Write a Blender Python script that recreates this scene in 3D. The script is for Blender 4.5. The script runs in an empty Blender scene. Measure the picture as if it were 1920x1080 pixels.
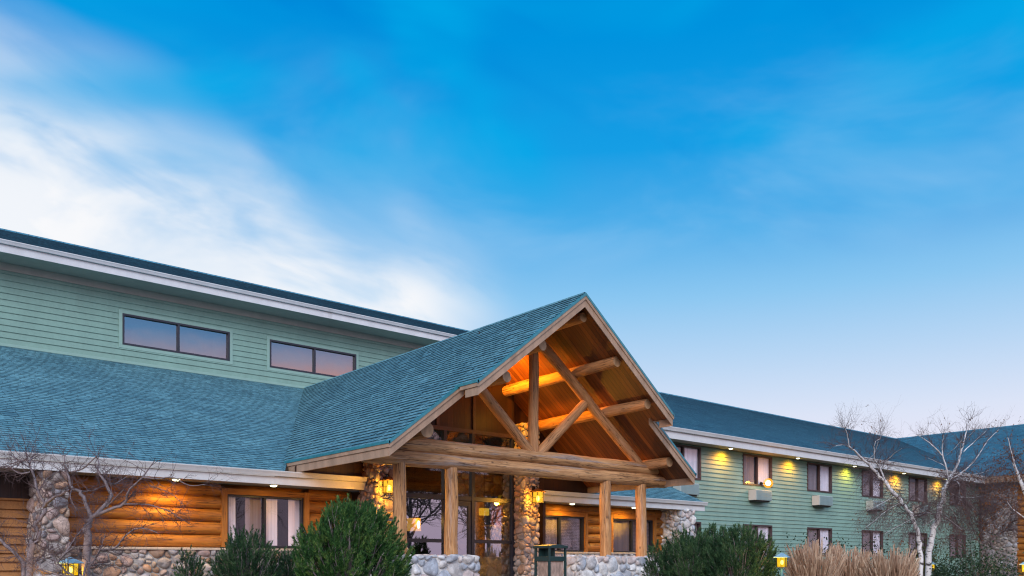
import bpy, math, random
from mathutils import Vector as V, Matrix, noise as mnoise
R = random.Random(7)
scene = bpy.context.scene
col = scene.collection

# ------------------------------------------------------------------ camera
# building axes: X runs along the facade to the right, Y runs away from the viewer, Z up
F, CX, HY, EYE = 1609.0, 960.0, 1055.0, 1.2
CC, SS = 0.7648, 0.6443
cam = bpy.data.cameras.new("camera")
cam.sensor_width = 36.0
cam.lens = 36.0 * F / 1920.0
cam.shift_y = (HY - 540.0) / 1920.0
cam.clip_end = 3000.0
camo = bpy.data.objects.new("camera", cam); col.objects.link(camo)
camo.location = (0, 0, EYE)
camo.rotation_euler = (math.pi / 2, 0, -math.atan2(SS, CC))
scene.camera = camo

def ray(px, py):
    u = (px - CX) / F
    return V((CC * u + SS, CC - SS * u, (HY - py) / F))
def on_t(px, py, t):
    r = ray(px, py); r = r * (t / r.y); return V((r.x, r.y, r.z + EYE))
def on_d(px, py, d):
    r = ray(px, py) * d; return V((r.x, r.y, r.z + EYE))
def H(z): return z + EYE

# ------------------------------------------------------------------ world
def lin(r, g, b, k=1.0):
    f = lambda c: ((c / 255 + 0.055) / 1.055) ** 2.4 if c > 10 else c / 255 / 12.92
    return (f(r) * k, f(g) * k, f(b) * k, 1)

class NT:
    """short hand for building node trees"""
    def __init__(s, tree): s.t = tree; tree.nodes.clear()
    def n(s, kind, **kw):
        nd = s.t.nodes.new(kind)
        for k, v in kw.items():
            if hasattr(nd, k): setattr(nd, k, v)
        return nd
    def link(s, a, b): s.t.links.new(a, b)
    def put(s, sock, val):
        if isinstance(val, bpy.types.NodeSocket): s.t.links.new(val, sock)
        elif val is not None: sock.default_value = val
    def math(s, op, a, b=None, c=None, clamp=False):
        nd = s.n("ShaderNodeMath", operation=op); nd.use_clamp = clamp
        s.put(nd.inputs[0], a); s.put(nd.inputs[1], b); s.put(nd.inputs[2], c)
        return nd.outputs[0]
    def vmath(s, op, a, b=None):
        nd = s.n("ShaderNodeVectorMath", operation=op)
        s.put(nd.inputs[0], a); s.put(nd.inputs[1], b)
        return nd.outputs["Value"] if op in ("DOT_PRODUCT", "LENGTH") else nd.outputs[0]
    def mix(s, fac, a, b, mode="MIX"):
        nd = s.n("ShaderNodeMix", data_type="RGBA", blend_type=mode)
        s.put(nd.inputs[0], fac); s.put(nd.inputs[6], a); s.put(nd.inputs[7], b)
        return nd.outputs[2]
    def smooth(s, val, lo, hi, to=(0.0, 1.0)):
        nd = s.n("ShaderNodeMapRange", interpolation_type="SMOOTHSTEP")
        s.put(nd.inputs[0], val); s.put(nd.inputs[1], lo); s.put(nd.inputs[2], hi)
        nd.inputs[3].default_value, nd.inputs[4].default_value = to
        return nd.outputs[0]
    def ramp(s, val, stops, interp="LINEAR"):
        nd = s.n("ShaderNodeValToRGB"); cr = nd.color_ramp; cr.interpolation = interp
        while len(cr.elements) < len(stops): cr.elements.new(0.5)
        for e, (p, c) in zip(cr.elements, stops): e.position = p; e.color = c
        s.put(nd.inputs[0], val); return nd.outputs[0]
    def noise(s, vec, scale, detail=4, rough=0.55, dist=0.0):
        nd = s.n("ShaderNodeTexNoise"); s.put(nd.inputs["Vector"], vec)
        nd.inputs["Scale"].default_value = scale; nd.inputs["Detail"].default_value = detail
        nd.inputs["Roughness"].default_value = rough; nd.inputs["Distortion"].default_value = dist
        return nd.outputs["Fac"]
    def mapping(s, vec, scale=(1, 1, 1), loc=(0, 0, 0), rot=(0, 0, 0)):
        nd = s.n("ShaderNodeMapping"); s.put(nd.inputs[0], vec)
        nd.inputs["Scale"].default_value = scale; nd.inputs["Location"].default_value = loc
        nd.inputs["Rotation"].default_value = rot
        return nd.outputs[0]

SUN_EL, SUN_AZ = math.radians(24), math.radians(222)   # azimuth: direction of the sun in the XY plane (from +X, ccw)
w = bpy.data.worlds.new("World"); scene.world = w; w.use_nodes = True
N = NT(w.node_tree)
tc = N.n("ShaderNodeTexCoord").outputs["Generated"]
sep = N.n("ShaderNodeSeparateXYZ"); N.link(tc, sep.inputs[0])
el = sep.outputs[2]
front = N.ramp(el, [(0.0, lin(242, 228, 238)), (0.10, lin(238, 232, 246)), (0.16, lin(220, 228, 247)),
    (0.225, lin(184, 214, 244)), (0.29, lin(140, 199, 241)), (0.36, lin(78, 174, 234)), (0.43, lin(22, 158, 229)),
    (0.52, lin(0, 146, 222)), (0.62, lin(0, 132, 213)), (1.0, lin(0, 105, 190))])
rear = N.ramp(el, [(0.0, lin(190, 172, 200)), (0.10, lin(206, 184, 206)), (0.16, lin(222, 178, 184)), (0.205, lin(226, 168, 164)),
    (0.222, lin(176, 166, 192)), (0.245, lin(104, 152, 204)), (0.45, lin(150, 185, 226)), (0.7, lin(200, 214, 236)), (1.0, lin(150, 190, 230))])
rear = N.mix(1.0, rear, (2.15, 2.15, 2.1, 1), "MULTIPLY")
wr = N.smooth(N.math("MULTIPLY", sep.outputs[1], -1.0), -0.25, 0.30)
# soft high clouds: a bank falling from upper left to the right, plus faint veils
ra, rb = ray(0, 45), ray(800, 400)
nrm = ra.cross(rb).normalized()
if nrm.dot(ray(100, 500)) < 0: nrm = -nrm
along = (rb.normalized() - ra.normalized()).normalized()
third = nrm.cross(along).normalized()
def comb(x, y, z):
    nd = N.n("ShaderNodeCombineXYZ"); N.put(nd.inputs[0], x); N.put(nd.inputs[1], y); N.put(nd.inputs[2], z); return nd.outputs[0]
da = N.vmath("DOT_PRODUCT", tc, tuple(along)); dn = N.vmath("DOT_PRODUCT", tc, tuple(nrm)); dt = N.vmath("DOT_PRODUCT", tc, tuple(third))
cvec = comb(N.math("MULTIPLY", da, 2.0), N.math("MULTIPLY", dn, 5.2), N.math("MULTIPLY", dt, 2.0))
n1 = N.noise(cvec, 1.6, 3, 0.45, 0.4)
n2 = N.noise(cvec, 4.2, 4, 0.55, 0.3)
edge = N.math("ADD", dn, N.math("MULTIPLY", N.math("SUBTRACT", n1, 0.5), 0.15))
bank = N.smooth(edge, -0.03, 0.085)
holes = N.smooth(N.math("ADD", N.math("MULTIPLY", n1, 0.45), N.math("MULTIPLY", n2, 0.65)), 0.38, 0.60)
deep = N.smooth(N.math('ADD', dn, N.math('MULTIPLY', N.math('SUBTRACT', n2, 0.5), 0.10)), 0.055, 0.125)
dens = N.math("MULTIPLY", bank, N.math("MAXIMUM", N.math("ADD", N.math("MULTIPLY", holes, 0.45), 0.55), N.math("MULTIPLY", deep, 0.93)))
right = V((CC, -SS, 0))
dr = N.vmath("DOT_PRODUCT", tc, tuple(right))
dens = N.math("MULTIPLY", dens, N.smooth(N.math('ADD', dr, N.math('MULTIPLY', N.math('SUBTRACT', n1, 0.5), 0.10)), 0.02, -0.13))
cl = N.mix(dens, front, lin(248, 249, 252))
veil = N.noise(N.mapping(tc, (2.2, 2.2, 6.0)), 1.3, 5, 0.55, 0.4)
vf = N.math("MULTIPLY", N.smooth(veil, 0.42, 0.72), N.math("MULTIPLY", N.smooth(el, 0.54, 0.36), N.smooth(el, 0.26, 0.36, (0.0, 0.75))))
cl = N.mix(vf, cl, lin(136, 194, 239))
vd = N.noise(N.mapping(tc, (1.6, 1.6, 3.2), (3.1, 1.7, 0.4)), 1.6, 3, 0.5, 0.3)
cl = N.mix(N.math("MULTIPLY", N.smooth(vd, 0.46, 0.64), N.smooth(el, 0.34, 0.46, (0.0, 0.75))), cl, lin(0, 172, 234))
ve = N.noise(cvec, 1.1, 4, 0.55, 0.6)
cl = N.mix(N.math("MULTIPLY", N.smooth(ve, 0.50, 0.66), N.math('MULTIPLY', N.smooth(el, 0.30, 0.40), N.smooth(dens, 0.4, 0.0, (0.0, 0.55)))), cl, lin(0, 128, 214))
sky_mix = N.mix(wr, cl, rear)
nish = N.n("ShaderNodeTexSky", sky_type="NISHITA"); nish.sun_disc = False
nish.sun_elevation = SUN_EL; nish.sun_rotation = math.pi / 2 - SUN_AZ
hi = N.smooth(el, 0.60, 0.9)
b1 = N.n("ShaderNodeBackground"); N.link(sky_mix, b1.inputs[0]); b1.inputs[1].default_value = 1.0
b2 = N.n("ShaderNodeBackground"); N.link(nish.outputs[0], b2.inputs[0]); b2.inputs[1].default_value = 0.09
ms = N.n("ShaderNodeMixShader"); N.link(N.math("MULTIPLY", hi, 0.6), ms.inputs[0]); N.link(b1.outputs[0], ms.inputs[1]); N.link(b2.outputs[0], ms.inputs[2])
out = N.n("ShaderNodeOutputWorld"); N.link(ms.outputs[0], out.inputs[0])

sun = bpy.data.lights.new("sun", "SUN"); sun.energy = 2.0; sun.angle = math.radians(28); sun.color = (1.0, 0.92, 0.88)
suno = bpy.data.objects.new("sun", sun); col.objects.link(suno)
sd = V((math.cos(SUN_AZ) * math.cos(SUN_EL), math.sin(SUN_AZ) * math.cos(SUN_EL), math.sin(SUN_EL)))
suno.rotation_euler = sd.to_track_quat("Z", "Y").to_euler(); suno.location = sd * 80

scene.view_settings.view_transform = "Standard"; scene.view_settings.look = "None"
scene.view_settings.exposure = 0.0; scene.view_settings.gamma = 1.0
cy = scene.cycles
cy.use_denoising = True; cy.filter_width = 1.15; cy.max_bounces = 7; cy.diffuse_bounces = 3; cy.glossy_bounces = 4
cy.transmission_bounces = 6; cy.transparent_max_bounces = 12; cy.sample_clamp_indirect = 4.0

# ------------------------------------------------------------------ materials
def material(name):
    m = bpy.data.materials.new(name); m.use_nodes = True
    n = NT(m.node_tree)
    p = n.n("ShaderNodeBsdfPrincipled"); o = n.n("ShaderNodeOutputMaterial")
    n.link(p.outputs[0], o.inputs[0])
    return m, n, p, o
def bump(n, p, h, strength=0.3, dist=0.02):
    b = n.n("ShaderNodeBump"); b.inputs["Strength"].default_value = strength; b.inputs["Distance"].default_value = dist
    n.link(h, b.inputs["Height"]); n.link(b.outputs[0], p.inputs["Normal"])
def obj_co(n): return n.n("ShaderNodeTexCoord").outputs["Object"]
def uv_co(n): return n.n("ShaderNodeTexCoord").outputs["UV"]

def painted(name, c, var=0.12, rough=0.6, scale=3.0, dirt=None):
    m, n, p, o = material(name)
    co = obj_co(n)
    a = n.noise(n.mapping(co, (1, 1, 0.35)), scale, 6, 0.6)
    b = n.noise(co, scale * 14, 3, 0.6)
    f = n.smooth(n.math("ADD", n.math("MULTIPLY", a, 0.7), n.math("MULTIPLY", b, 0.3)), 0.3, 0.7)
    lo = tuple(x * (1 - var) for x in c[:3]) + (1,); hi_ = tuple(min(1, x * (1 + var)) for x in c[:3]) + (1,)
    colr = n.mix(f, lo, hi_)
    if dirt:
        d = n.smooth(n.noise(n.mapping(co, (1, 1, 0.2)), 1.7, 7, 0.7), 0.56, 0.75)
        colr = n.mix(n.math("MULTIPLY", d, 0.5), colr, dirt)
    n.put(p.inputs["Base Color"], colr); p.inputs["Roughness"].default_value = rough
    bump(n, p, b, 0.15, 0.01)
    return m

def shingles(name, c0, c1, row=0.15, wid=0.32):
    m, n, p, o = material(name)
    uv = uv_co(n)
    sx = n.n("ShaderNodeSeparateXYZ"); n.link(uv, sx.inputs[0])
    wn = n.n("ShaderNodeTexWhiteNoise", noise_dimensions="1D"); n.link(n.math("FLOOR", n.math("DIVIDE", sx.outputs[1], row)), wn.inputs["W"])
    cx_ = n.n("ShaderNodeCombineXYZ"); n.link(n.math("ADD", sx.outputs[0], wn.outputs["Value"]), cx_.inputs[0]); n.link(sx.outputs[1], cx_.inputs[1])
    br = n.n("ShaderNodeTexBrick"); n.put(br.inputs["Vector"], cx_.outputs[0])
    br.offset = 0.5; br.squash = 1.0
    br.inputs["Scale"].default_value = 1.0; br.inputs["Brick Width"].default_value = wid; br.inputs["Row Height"].default_value = row
    br.inputs["Mortar Size"].default_value = 0.008; br.inputs["Mortar Smooth"].default_value = 0.3; br.inputs["Bias"].default_value = 0.0
    br.inputs["Color1"].default_value = c0; br.inputs["Color2"].default_value = c1
    br.inputs["Mortar"].default_value = tuple(x * 0.35 for x in c0[:3]) + (1,)
    big = n.noise(uv, 0.55, 5, 0.65)
    grit = n.noise(uv, 60, 2, 0.7)
    mid = n.noise(uv, 11, 2, 0.6)
    pat = n.noise(n.mapping(uv, (1.0, 0.5, 1)), 2.4, 4, 0.6)
    colr = n.mix(n.smooth(big, 0.3, 0.7), br.outputs[0], n.mix(1.0, br.outputs[0], (0.72, 0.78, 0.82, 1), "MULTIPLY"))
    colr = n.mix(n.math("MULTIPLY", n.smooth(grit, 0.45, 0.75), 0.5), colr, n.mix(1.0, colr, (1.7, 1.7, 1.6, 1), "MULTIPLY"))
    colr = n.mix(n.math("MULTIPLY", n.smooth(pat, 0.52, 0.70), 0.55), colr, n.mix(1.0, colr, (0.55, 0.6, 0.65, 1), "MULTIPLY"))
    colr = n.mix(n.smooth(mid, 0.35, 0.65), n.mix(1.0, colr, (0.72, 0.76, 0.78, 1), "MULTIPLY"), n.mix(1.0, colr, (1.25, 1.22, 1.2, 1), "MULTIPLY"))
    n.put(p.inputs["Base Color"], colr); p.inputs["Roughness"].default_value = 0.72
    p.inputs["Specular IOR Level"].default_value = 0.4
    bump(n, p, grit, 0.35, 0.01)
    return m

def log_wood(name, c_lo, c_hi, grey=0.5, knots=True, along=(1.0, 9.0), rough=0.65, spec=0.4):
    m, n, p, o = material(name)
    uv = uv_co(n)
    st = n.mapping(uv, (along[0], along[1], 1))
    g = n.noise(st, 2.2, 7, 0.62, 0.4)
    fine = n.noise(n.mapping(uv, (2.0, 40, 1)), 2.0, 4, 0.6)
    blot = n.noise(n.mapping(uv, (0.28, 3.4, 1)), 1.3, 5, 0.6)
    colr = n.mix(n.smooth(n.math("ADD", n.math("MULTIPLY", g, 0.65), n.math("MULTIPLY", fine, 0.35)), 0.32, 0.68), c_lo, c_hi)
    if grey:
        gm = n.smooth(n.math("ADD", n.math("MULTIPLY", blot, 0.6), n.math("MULTIPLY", g, 0.4)), 0.50, 0.60)
        colr = n.mix(n.math("MULTIPLY", gm, grey), colr, n.mix(n.smooth(fine, 0.35, 0.65), (0.13, 0.12, 0.13, 1), (0.36, 0.34, 0.34, 1)))
    ck = n.noise(n.mapping(uv, (0.35, 13, 1), (4.2, 1.1, 0)), 1.6, 3, 0.5)
    crack = n.math("LESS_THAN", n.math("ABSOLUTE", n.math("SUBTRACT", ck, 0.5)), 0.011)
    crack = n.math("MULTIPLY", crack, n.smooth(n.noise(n.mapping(uv, (0.7, 1, 1), (8, 3, 0)), 1.1, 2), 0.42, 0.52))
    colr = n.mix(n.math("MULTIPLY", crack, 0.85), colr, (0.03, 0.018, 0.012, 1))
    if knots:
        vo = n.n("ShaderNodeTexVoronoi"); n.put(vo.inputs["Vector"], n.mapping(uv, (1.9, 3.2, 1)))
        vo.inputs["Scale"].default_value = 1.5
        kn = n.smooth(vo.outputs["Distance"], 0.17, 0.04)
        colr = n.mix(n.math("MULTIPLY", kn, 0.8), colr, (0.06, 0.03, 0.02, 1))
    n.put(p.inputs["Base Color"], colr); p.inputs["Roughness"].default_value = rough
    p.inputs["Specular IOR Level"].default_value = spec
    bump(n, p, n.math("SUBTRACT", n.math("ADD", g, n.math("MULTIPLY", fine, 0.5)), n.math("MULTIPLY", crack, 2.0)), 0.5, 0.012)
    return m

def planks(name, c_lo, c_hi, width=0.13, rough=0.5):
    """boards side by side: UV u across the boards, v along them"""
    m, n, p, o = material(name)
    uv = uv_co(n)
    sx = n.n("ShaderNodeSeparateXYZ"); n.link(uv, sx.inputs[0])
    q = n.math("DIVIDE", sx.outputs[0], width)
    fr = n.math("FRACT", q); idn = n.math("FLOOR", q)
    wn = n.n("ShaderNodeTexWhiteNoise", noise_dimensions="1D"); n.link(idn, wn.inputs["W"])
    g = n.noise(n.mapping(uv, (16, 0.9, 1)), 2.0, 6, 0.6, 0.3)
    f = n.math("ADD", n.math("MULTIPLY", g, 0.6), n.math("MULTIPLY", wn.outputs["Value"], 0.4))
    colr = n.mix(n.smooth(f, 0.2, 0.8), c_lo, c_hi)
    gr = n.math("LESS_THAN", n.math("MINIMUM", fr, n.math("SUBTRACT", 1.0, fr)), 0.05)
    colr = n.mix(n.math("MULTIPLY", gr, 0.8), colr, (0.012, 0.006, 0.004, 1))
    n.put(p.inputs["Base Color"], colr); p.inputs["Roughness"].default_value = rough
    bump(n, p, n.math("SUBTRACT", g, n.math("MULTIPLY", gr, 1.5)), 0.4, 0.01)
    return m

def stone_mat(name, stops, spec=0.4):
    m, n, p, o = material(name)
    g = n.n("ShaderNodeNewGeometry"); co = obj_co(n)
    base = n.ramp(g.outputs["Random Per Island"], stops, "CONSTANT")
    a = n.noise(co, 7, 6, 0.65); b = n.noise(co, 45, 4, 0.7)
    colr = n.mix(n.smooth(a, 0.35, 0.7), n.mix(1.0, base, (0.68, 0.66, 0.66, 1), "MULTIPLY"), n.mix(1.0, base, (1.2, 1.2, 1.2, 1), "MULTIPLY"))
    colr = n.mix(n.math("MULTIPLY", n.smooth(b, 0.52, 0.72), 0.45), colr, n.mix(1.0, colr, (0.45, 0.43, 0.42, 1), "MULTIPLY"))
    n.put(p.inputs["Base Color"], colr); p.inputs["Roughness"].default_value = 0.75
    p.inputs["Specular IOR Level"].default_value = spec
    bump(n, p, n.math("ADD", a, n.math("MULTIPLY", b, 0.5)), 0.55, 0.02)
    return m

def plain(name, c, rough=0.5, metal=0.0, spec=0.5):
    m, n, p, o = material(name)
    co = obj_co(n); a = n.noise(co, 9, 5, 0.6)
    n.put(p.inputs["Base Color"], n.mix(n.smooth(a, 0.3, 0.7), tuple(x * 0.82 for x in c[:3]) + (1,), tuple(min(1, x * 1.15) for x in c[:3]) + (1,)))
    p.inputs["Roughness"].default_value = rough; p.inputs["Metallic"].default_value = metal
    p.inputs["Specular IOR Level"].default_value = spec
    return m

def lamp_glass(name, c, k, vary=True):
    m, n, p, o = material(name)
    co = obj_co(n)
    n.put(p.inputs["Base Color"], tuple(x * 0.5 for x in c[:3]) + (1,)); p.inputs["Roughness"].default_value = 0.3
    f = n.smooth(n.noise(co, 9, 2), 0.35, 0.65)
    n.put(p.inputs["Emission Color"], n.mix(f, c, tuple(min(1.0, x * 1.0 + 0.12) for x in c[:3]) + (1,)))
    n.put(p.inputs["Emission Strength"], k)
    return m

def lit_glass(name, c, k, clear):
    m = bpy.data.materials.new(name); m.use_nodes = True; n = NT(m.node_tree)
    o = n.n("ShaderNodeOutputMaterial"); e = n.n("ShaderNodeEmission"); e.inputs[1].default_value = k
    f = n.noise(obj_co(n), 14, 3)
    n.put(e.inputs[0], n.mix(n.smooth(f, 0.35, 0.65), c, (c[0], min(1, c[1] * 1.35), c[2] + .05, 1)))
    t = n.n("ShaderNodeBsdfTransparent"); t.inputs[0].default_value = (1, .8, .35, 1); mx = n.n("ShaderNodeMixShader"); mx.inputs[0].default_value = 1 - clear
    n.link(t.outputs[0], mx.inputs[1]); n.link(e.outputs[0], mx.inputs[2]); n.link(mx.outputs[0], o.inputs[0]); return m
def glass(name, refl=0.45, tint=(0.55, 0.58, 0.6, 1), rough=0.01, fk=0.8):
    m = bpy.data.materials.new(name); m.use_nodes = True; n = NT(m.node_tree)
    o = n.n("ShaderNodeOutputMaterial")
    tr = n.n("ShaderNodeBsdfTransparent"); tr.inputs[0].default_value = tint
    gl = n.n("ShaderNodeBsdfGlossy"); gl.inputs["Roughness"].default_value = rough; gl.inputs[0].default_value = (0.95, 0.95, 0.97, 1)
    lw = n.n("ShaderNodeLayerWeight"); lw.inputs[0].default_value = 0.25
    co = obj_co(n)
    b = n.n("ShaderNodeBump"); b.inputs["Strength"].default_value = 0.06; b.inputs["Distance"].default_value = 0.02
    n.link(n.noise(co, 1.1, 2), b.inputs["Height"]); n.link(b.outputs[0], gl.inputs["Normal"])
    mx = n.n("ShaderNodeMixShader")
    n.link(n.math("ADD", n.math("MULTIPLY", lw.outputs["Fresnel"], fk), refl, clamp=True), mx.inputs[0])
    n.link(tr.outputs[0], mx.inputs[1]); n.link(gl.outputs[0], mx.inputs[2]); n.link(mx.outputs[0], o.inputs[0])
    return m

def foliage(name, stops, trans=0.25, rough=0.6, patch=(3.2, 3.2, 3.2)):
    m, n, p, o = material(name)
    g = n.n("ShaderNodeNewGeometry"); co = obj_co(n)
    cl_ = n.noise(n.mapping(co, patch), 1.0, 3, 0.6)
    f = n.math("ADD", n.math("MULTIPLY", g.outputs["Random Per Island"], 0.5), n.math("MULTIPLY", n.smooth(cl_, 0.3, 0.7), 0.5))
    colr = n.ramp(f, stops)
    n.put(p.inputs["Base Color"], colr); p.inputs["Roughness"].default_value = rough
    p.inputs["Specular IOR Level"].default_value = 0.25
    t = n.n("ShaderNodeBsdfTranslucent"); n.link(colr, t.inputs[0])
    mx = n.n("ShaderNodeMixShader"); mx.inputs[0].default_value = trans
    n.link(p.outputs[0], mx.inputs[1]); n.link(t.outputs[0], mx.inputs[2]); n.link(mx.outputs[0], o.inputs[0])
    return m

def fabric(name, c, folds=22):
    m, n, p, o = material(name)
    co = obj_co(n)
    a = n.noise(n.mapping(co, (folds, folds, 0.3)), 1.0, 3, 0.5)
    n.put(p.inputs["Base Color"], n.mix(n.smooth(a, 0.3, 0.7), tuple(x * 0.8 for x in c[:3]) + (1,), c))
    p.inputs["Roughness"].default_value = 0.9
    bump(n, p, a, 0.2, 0.02)
    return m

M = {}
M["siding"] = painted("sage green lap siding", (0.195, 0.330, 0.275, 1), 0.12, 0.6, 1.2, (0.15, 0.22, 0.18, 1))
M["siding_trim"] = painted("pale green window trim", (0.245, 0.395, 0.335, 1), 0.07, 0.6)
M["white"] = painted("off white fascia paint", (0.62, 0.63, 0.63, 1), 0.08, 0.45, 2.0, (0.4, 0.38, 0.36, 1))
M["soffit"] = painted("taupe soffit paint", (0.36, 0.34, 0.29, 1), 0.08, 0.7)
M["roof"] = shingles("teal asphalt shingles", (0.088, 0.228, 0.280, 1), (0.138, 0.318, 0.375, 1))
M["roof_dark"] = shingles("slate teal asphalt shingles", (0.040, 0.180, 0.270, 1), (0.080, 0.270, 0.370, 1))
M["drip"] = plain("teal metal drip edge", (0.03, 0.20, 0.25, 1), 0.35)
M["log"] = log_wood("weathered pine log", (0.30, 0.130, 0.045, 1), (0.68, 0.365, 0.150, 1), 0.45)
M["beam"] = log_wood("grey weathered pine beam", (0.30, 0.140, 0.055, 1), (0.74, 0.43, 0.20, 1), 0.75, True, (0.4, 7.0))
M["log_top"] = log_wood("pine log in the roof frame", (0.34, 0.155, 0.060, 1), (0.64, 0.33, 0.145, 1), 0.15)
M["endgrain"] = painted("cut log end", (0.40, 0.25, 0.14, 1), 0.3, 0.8, 12)
M["wall_log"] = log_wood("amber stained wall log", (0.26, 0.085, 0.012, 1), (0.46, 0.185, 0.03, 1), 0.0, True, (0.8, 7.0), 0.5)
M["board"] = painted("weathered fascia board", (0.37, 0.245, 0.165, 1), 0.25, 0.7, 4, (0.22, 0.17, 0.13, 1))
M["plank"] = planks("stained plank soffit", (0.10, 0.030, 0.009, 1), (0.26, 0.085, 0.022, 1))
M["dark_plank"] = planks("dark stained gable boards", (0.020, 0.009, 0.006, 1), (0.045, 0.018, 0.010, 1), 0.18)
M["brown_siding"] = painted("orange brown lap siding", (0.34, 0.15, 0.045, 1), 0.45, 0.6, 2.5, (0.10, 0.05, 0.02, 1))
pal = [(0.0, (0.34, 0.30, 0.28, 1)), (0.13, (0.42, 0.31, 0.23, 1)), (0.26, (0.46, 0.43, 0.42, 1)), (0.38, (0.34, 0.22, 0.15, 1)),
       (0.50, (0.50, 0.38, 0.32, 1)), (0.61, (0.23, 0.22, 0.24, 1)), (0.70, (0.47, 0.29, 0.19, 1)), (0.80, (0.42, 0.31, 0.28, 1)), (0.9, (0.56, 0.50, 0.45, 1))]
M["stone"] = stone_mat("river rock", pal)
pal2 = [(0.0, (0.52, 0.55, 0.58, 1)), (0.14, (0.58, 0.56, 0.55, 1)), (0.28, (0.66, 0.67, 0.68, 1)), (0.42, (0.47, 0.50, 0.55, 1)),
       (0.54, (0.62, 0.56, 0.54, 1)), (0.66, (0.42, 0.46, 0.52, 1)), (0.78, (0.60, 0.52, 0.50, 1)), (0.9, (0.76, 0.75, 0.73, 1))]
M["stone_pale"] = stone_mat("pale river rock", pal2)
palg = [(0.0, (0.26, 0.25, 0.26, 1)), (0.2, (0.33, 0.29, 0.27, 1)), (0.4, (0.38, 0.38, 0.40, 1)), (0.6, (0.22, 0.20, 0.20, 1)), (0.8, (0.30, 0.24, 0.21, 1)), (0.92, (0.46, 0.45, 0.45, 1))]
M["stone_grey"] = stone_mat("grey river rock", palg)
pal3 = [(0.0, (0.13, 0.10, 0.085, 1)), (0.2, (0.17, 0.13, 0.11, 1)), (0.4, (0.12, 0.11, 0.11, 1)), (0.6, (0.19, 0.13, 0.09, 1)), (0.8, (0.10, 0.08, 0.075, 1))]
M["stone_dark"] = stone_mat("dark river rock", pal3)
M["mortar"] = painted("grey mortar", (0.34, 0.31, 0.28, 1), 0.2, 0.9, 12)
M["mortar_pale"] = painted("pale mortar", (0.62, 0.60, 0.58, 1), 0.18, 0.9, 12)
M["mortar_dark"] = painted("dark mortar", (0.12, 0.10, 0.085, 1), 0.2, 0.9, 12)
M["ledge"] = painted("cast stone ledge", (0.48, 0.40, 0.33, 1), 0.15, 0.8, 6)
M["glass"] = glass("window glass", 0.26)
M["glass_low"] = glass("clear window glass", 0.08, (0.95, 0.94, 0.95, 1))
M["glass_clear"] = glass("bare window glass", 0.05, (0.99, 0.98, 0.99, 1), 0.01, 0.35)
M["frame_dark"] = plain("dark bronze frame", (0.018, 0.020, 0.030, 1), 0.4)
M["frame_brown"] = plain("brown window frame", (0.06, 0.035, 0.035, 1), 0.5)
M["trim_wood"] = log_wood("amber window trim", (0.28, 0.10, 0.016, 1), (0.42, 0.17, 0.03, 1), 0.0, False, (0.8, 5))
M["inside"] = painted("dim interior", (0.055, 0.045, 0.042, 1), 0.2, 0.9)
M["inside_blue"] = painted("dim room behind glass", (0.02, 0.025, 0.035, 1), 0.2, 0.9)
M["curtain"] = fabric("pale curtain", (0.90, 0.86, 0.93, 1))
M["curtain_grey"] = fabric("grey curtain behind screen", (0.30, 0.25, 0.27, 1))
M["ac"] = painted("sage grey metal casing", (0.26, 0.36, 0.36, 1), 0.08, 0.45)
M["ac_side"] = painted("pale casing side", (0.42, 0.46, 0.46, 1), 0.08, 0.5)
M["black"] = plain("black iron", (0.02, 0.016, 0.014, 1), 0.45, 0.3)
M["copper"] = plain("aged copper", (0.20, 0.09, 0.03, 1), 0.45, 0.5)
M["patina"] = plain("blue green patina", (0.24, 0.42, 0.54, 1), 0.5, 0.1)
M["post_blue"] = plain("blue painted post", (0.05, 0.17, 0.24, 1), 0.5)
M["lamp"] = lit_glass("amber lamp glass", (1.0, 0.50, 0.02, 1), 1.3, .4)
M["lamp_soft"] = lit_glass("amber path lamp glass", (1.0, 0.55, 0.005, 1), 1.15, .35)
M["bulb"] = lamp_glass("hot bulb", (1.0, 0.80, 0.36, 1), 9.0)
def glare_mat():  # emissive see-through shell that paints the wall lamp's glare
    m = bpy.data.materials.new("amber glare shell"); m.use_nodes = True; n = NT(m.node_tree)
    o = n.n("ShaderNodeOutputMaterial"); e = n.n("ShaderNodeEmission"); e.inputs[0].default_value = (1.0, 0.42, 0.02, 1); e.inputs[1].default_value = 1.6
    t = n.n("ShaderNodeBsdfTransparent"); mx = n.n("ShaderNodeMixShader"); mx.inputs[0].default_value = 0.4
    n.link(t.outputs[0], mx.inputs[1]); n.link(e.outputs[0], mx.inputs[2]); n.link(mx.outputs[0], o.inputs[0]); return m
M["glare_globe"] = glare_mat()
M["bulb_white"] = lamp_glass("recessed bulb", (1.0, 0.86, 0.48, 1), 4.0)
M["shade"] = lamp_glass("lit lamp shade", (1.0, 0.42, 0.02, 1), 0.9)
M["bin_panel"] = painted("pebble aggregate panel", (0.36, 0.25, 0.20, 1), 0.45, 0.9, 18)
M["bin_frame"] = plain("dark green steel", (0.012, 0.04, 0.04, 1), 0.4)
M["bark"] = painted("grey brown bark", (0.22, 0.175, 0.18, 1), 0.35, 0.8, 20)
M["twig"] = painted("reddish twig bark", (0.105, 0.065, 0.065, 1), 0.3, 0.8, 20)
def birch_bark():
    m, n, p, o = material("white birch bark")
    uv = uv_co(n)
    a = n.noise(n.mapping(uv, (9, 1.6, 1)), 2.2, 4, 0.6)
    b = n.noise(n.mapping(uv, (2.2, 1.4, 1), (5, 2, 0)), 2.0, 3, 0.6)
    colr = n.mix(n.smooth(a, 0.58, 0.66), (0.76, 0.74, 0.73, 1), (0.06, 0.045, 0.045, 1))
    colr = n.mix(n.smooth(b, 0.62, 0.70), colr, (0.05, 0.04, 0.04, 1))
    n.put(p.inputs["Base Color"], colr); p.inputs["Roughness"].default_value = 0.7
    return m
M["birch"] = birch_bark()
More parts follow.
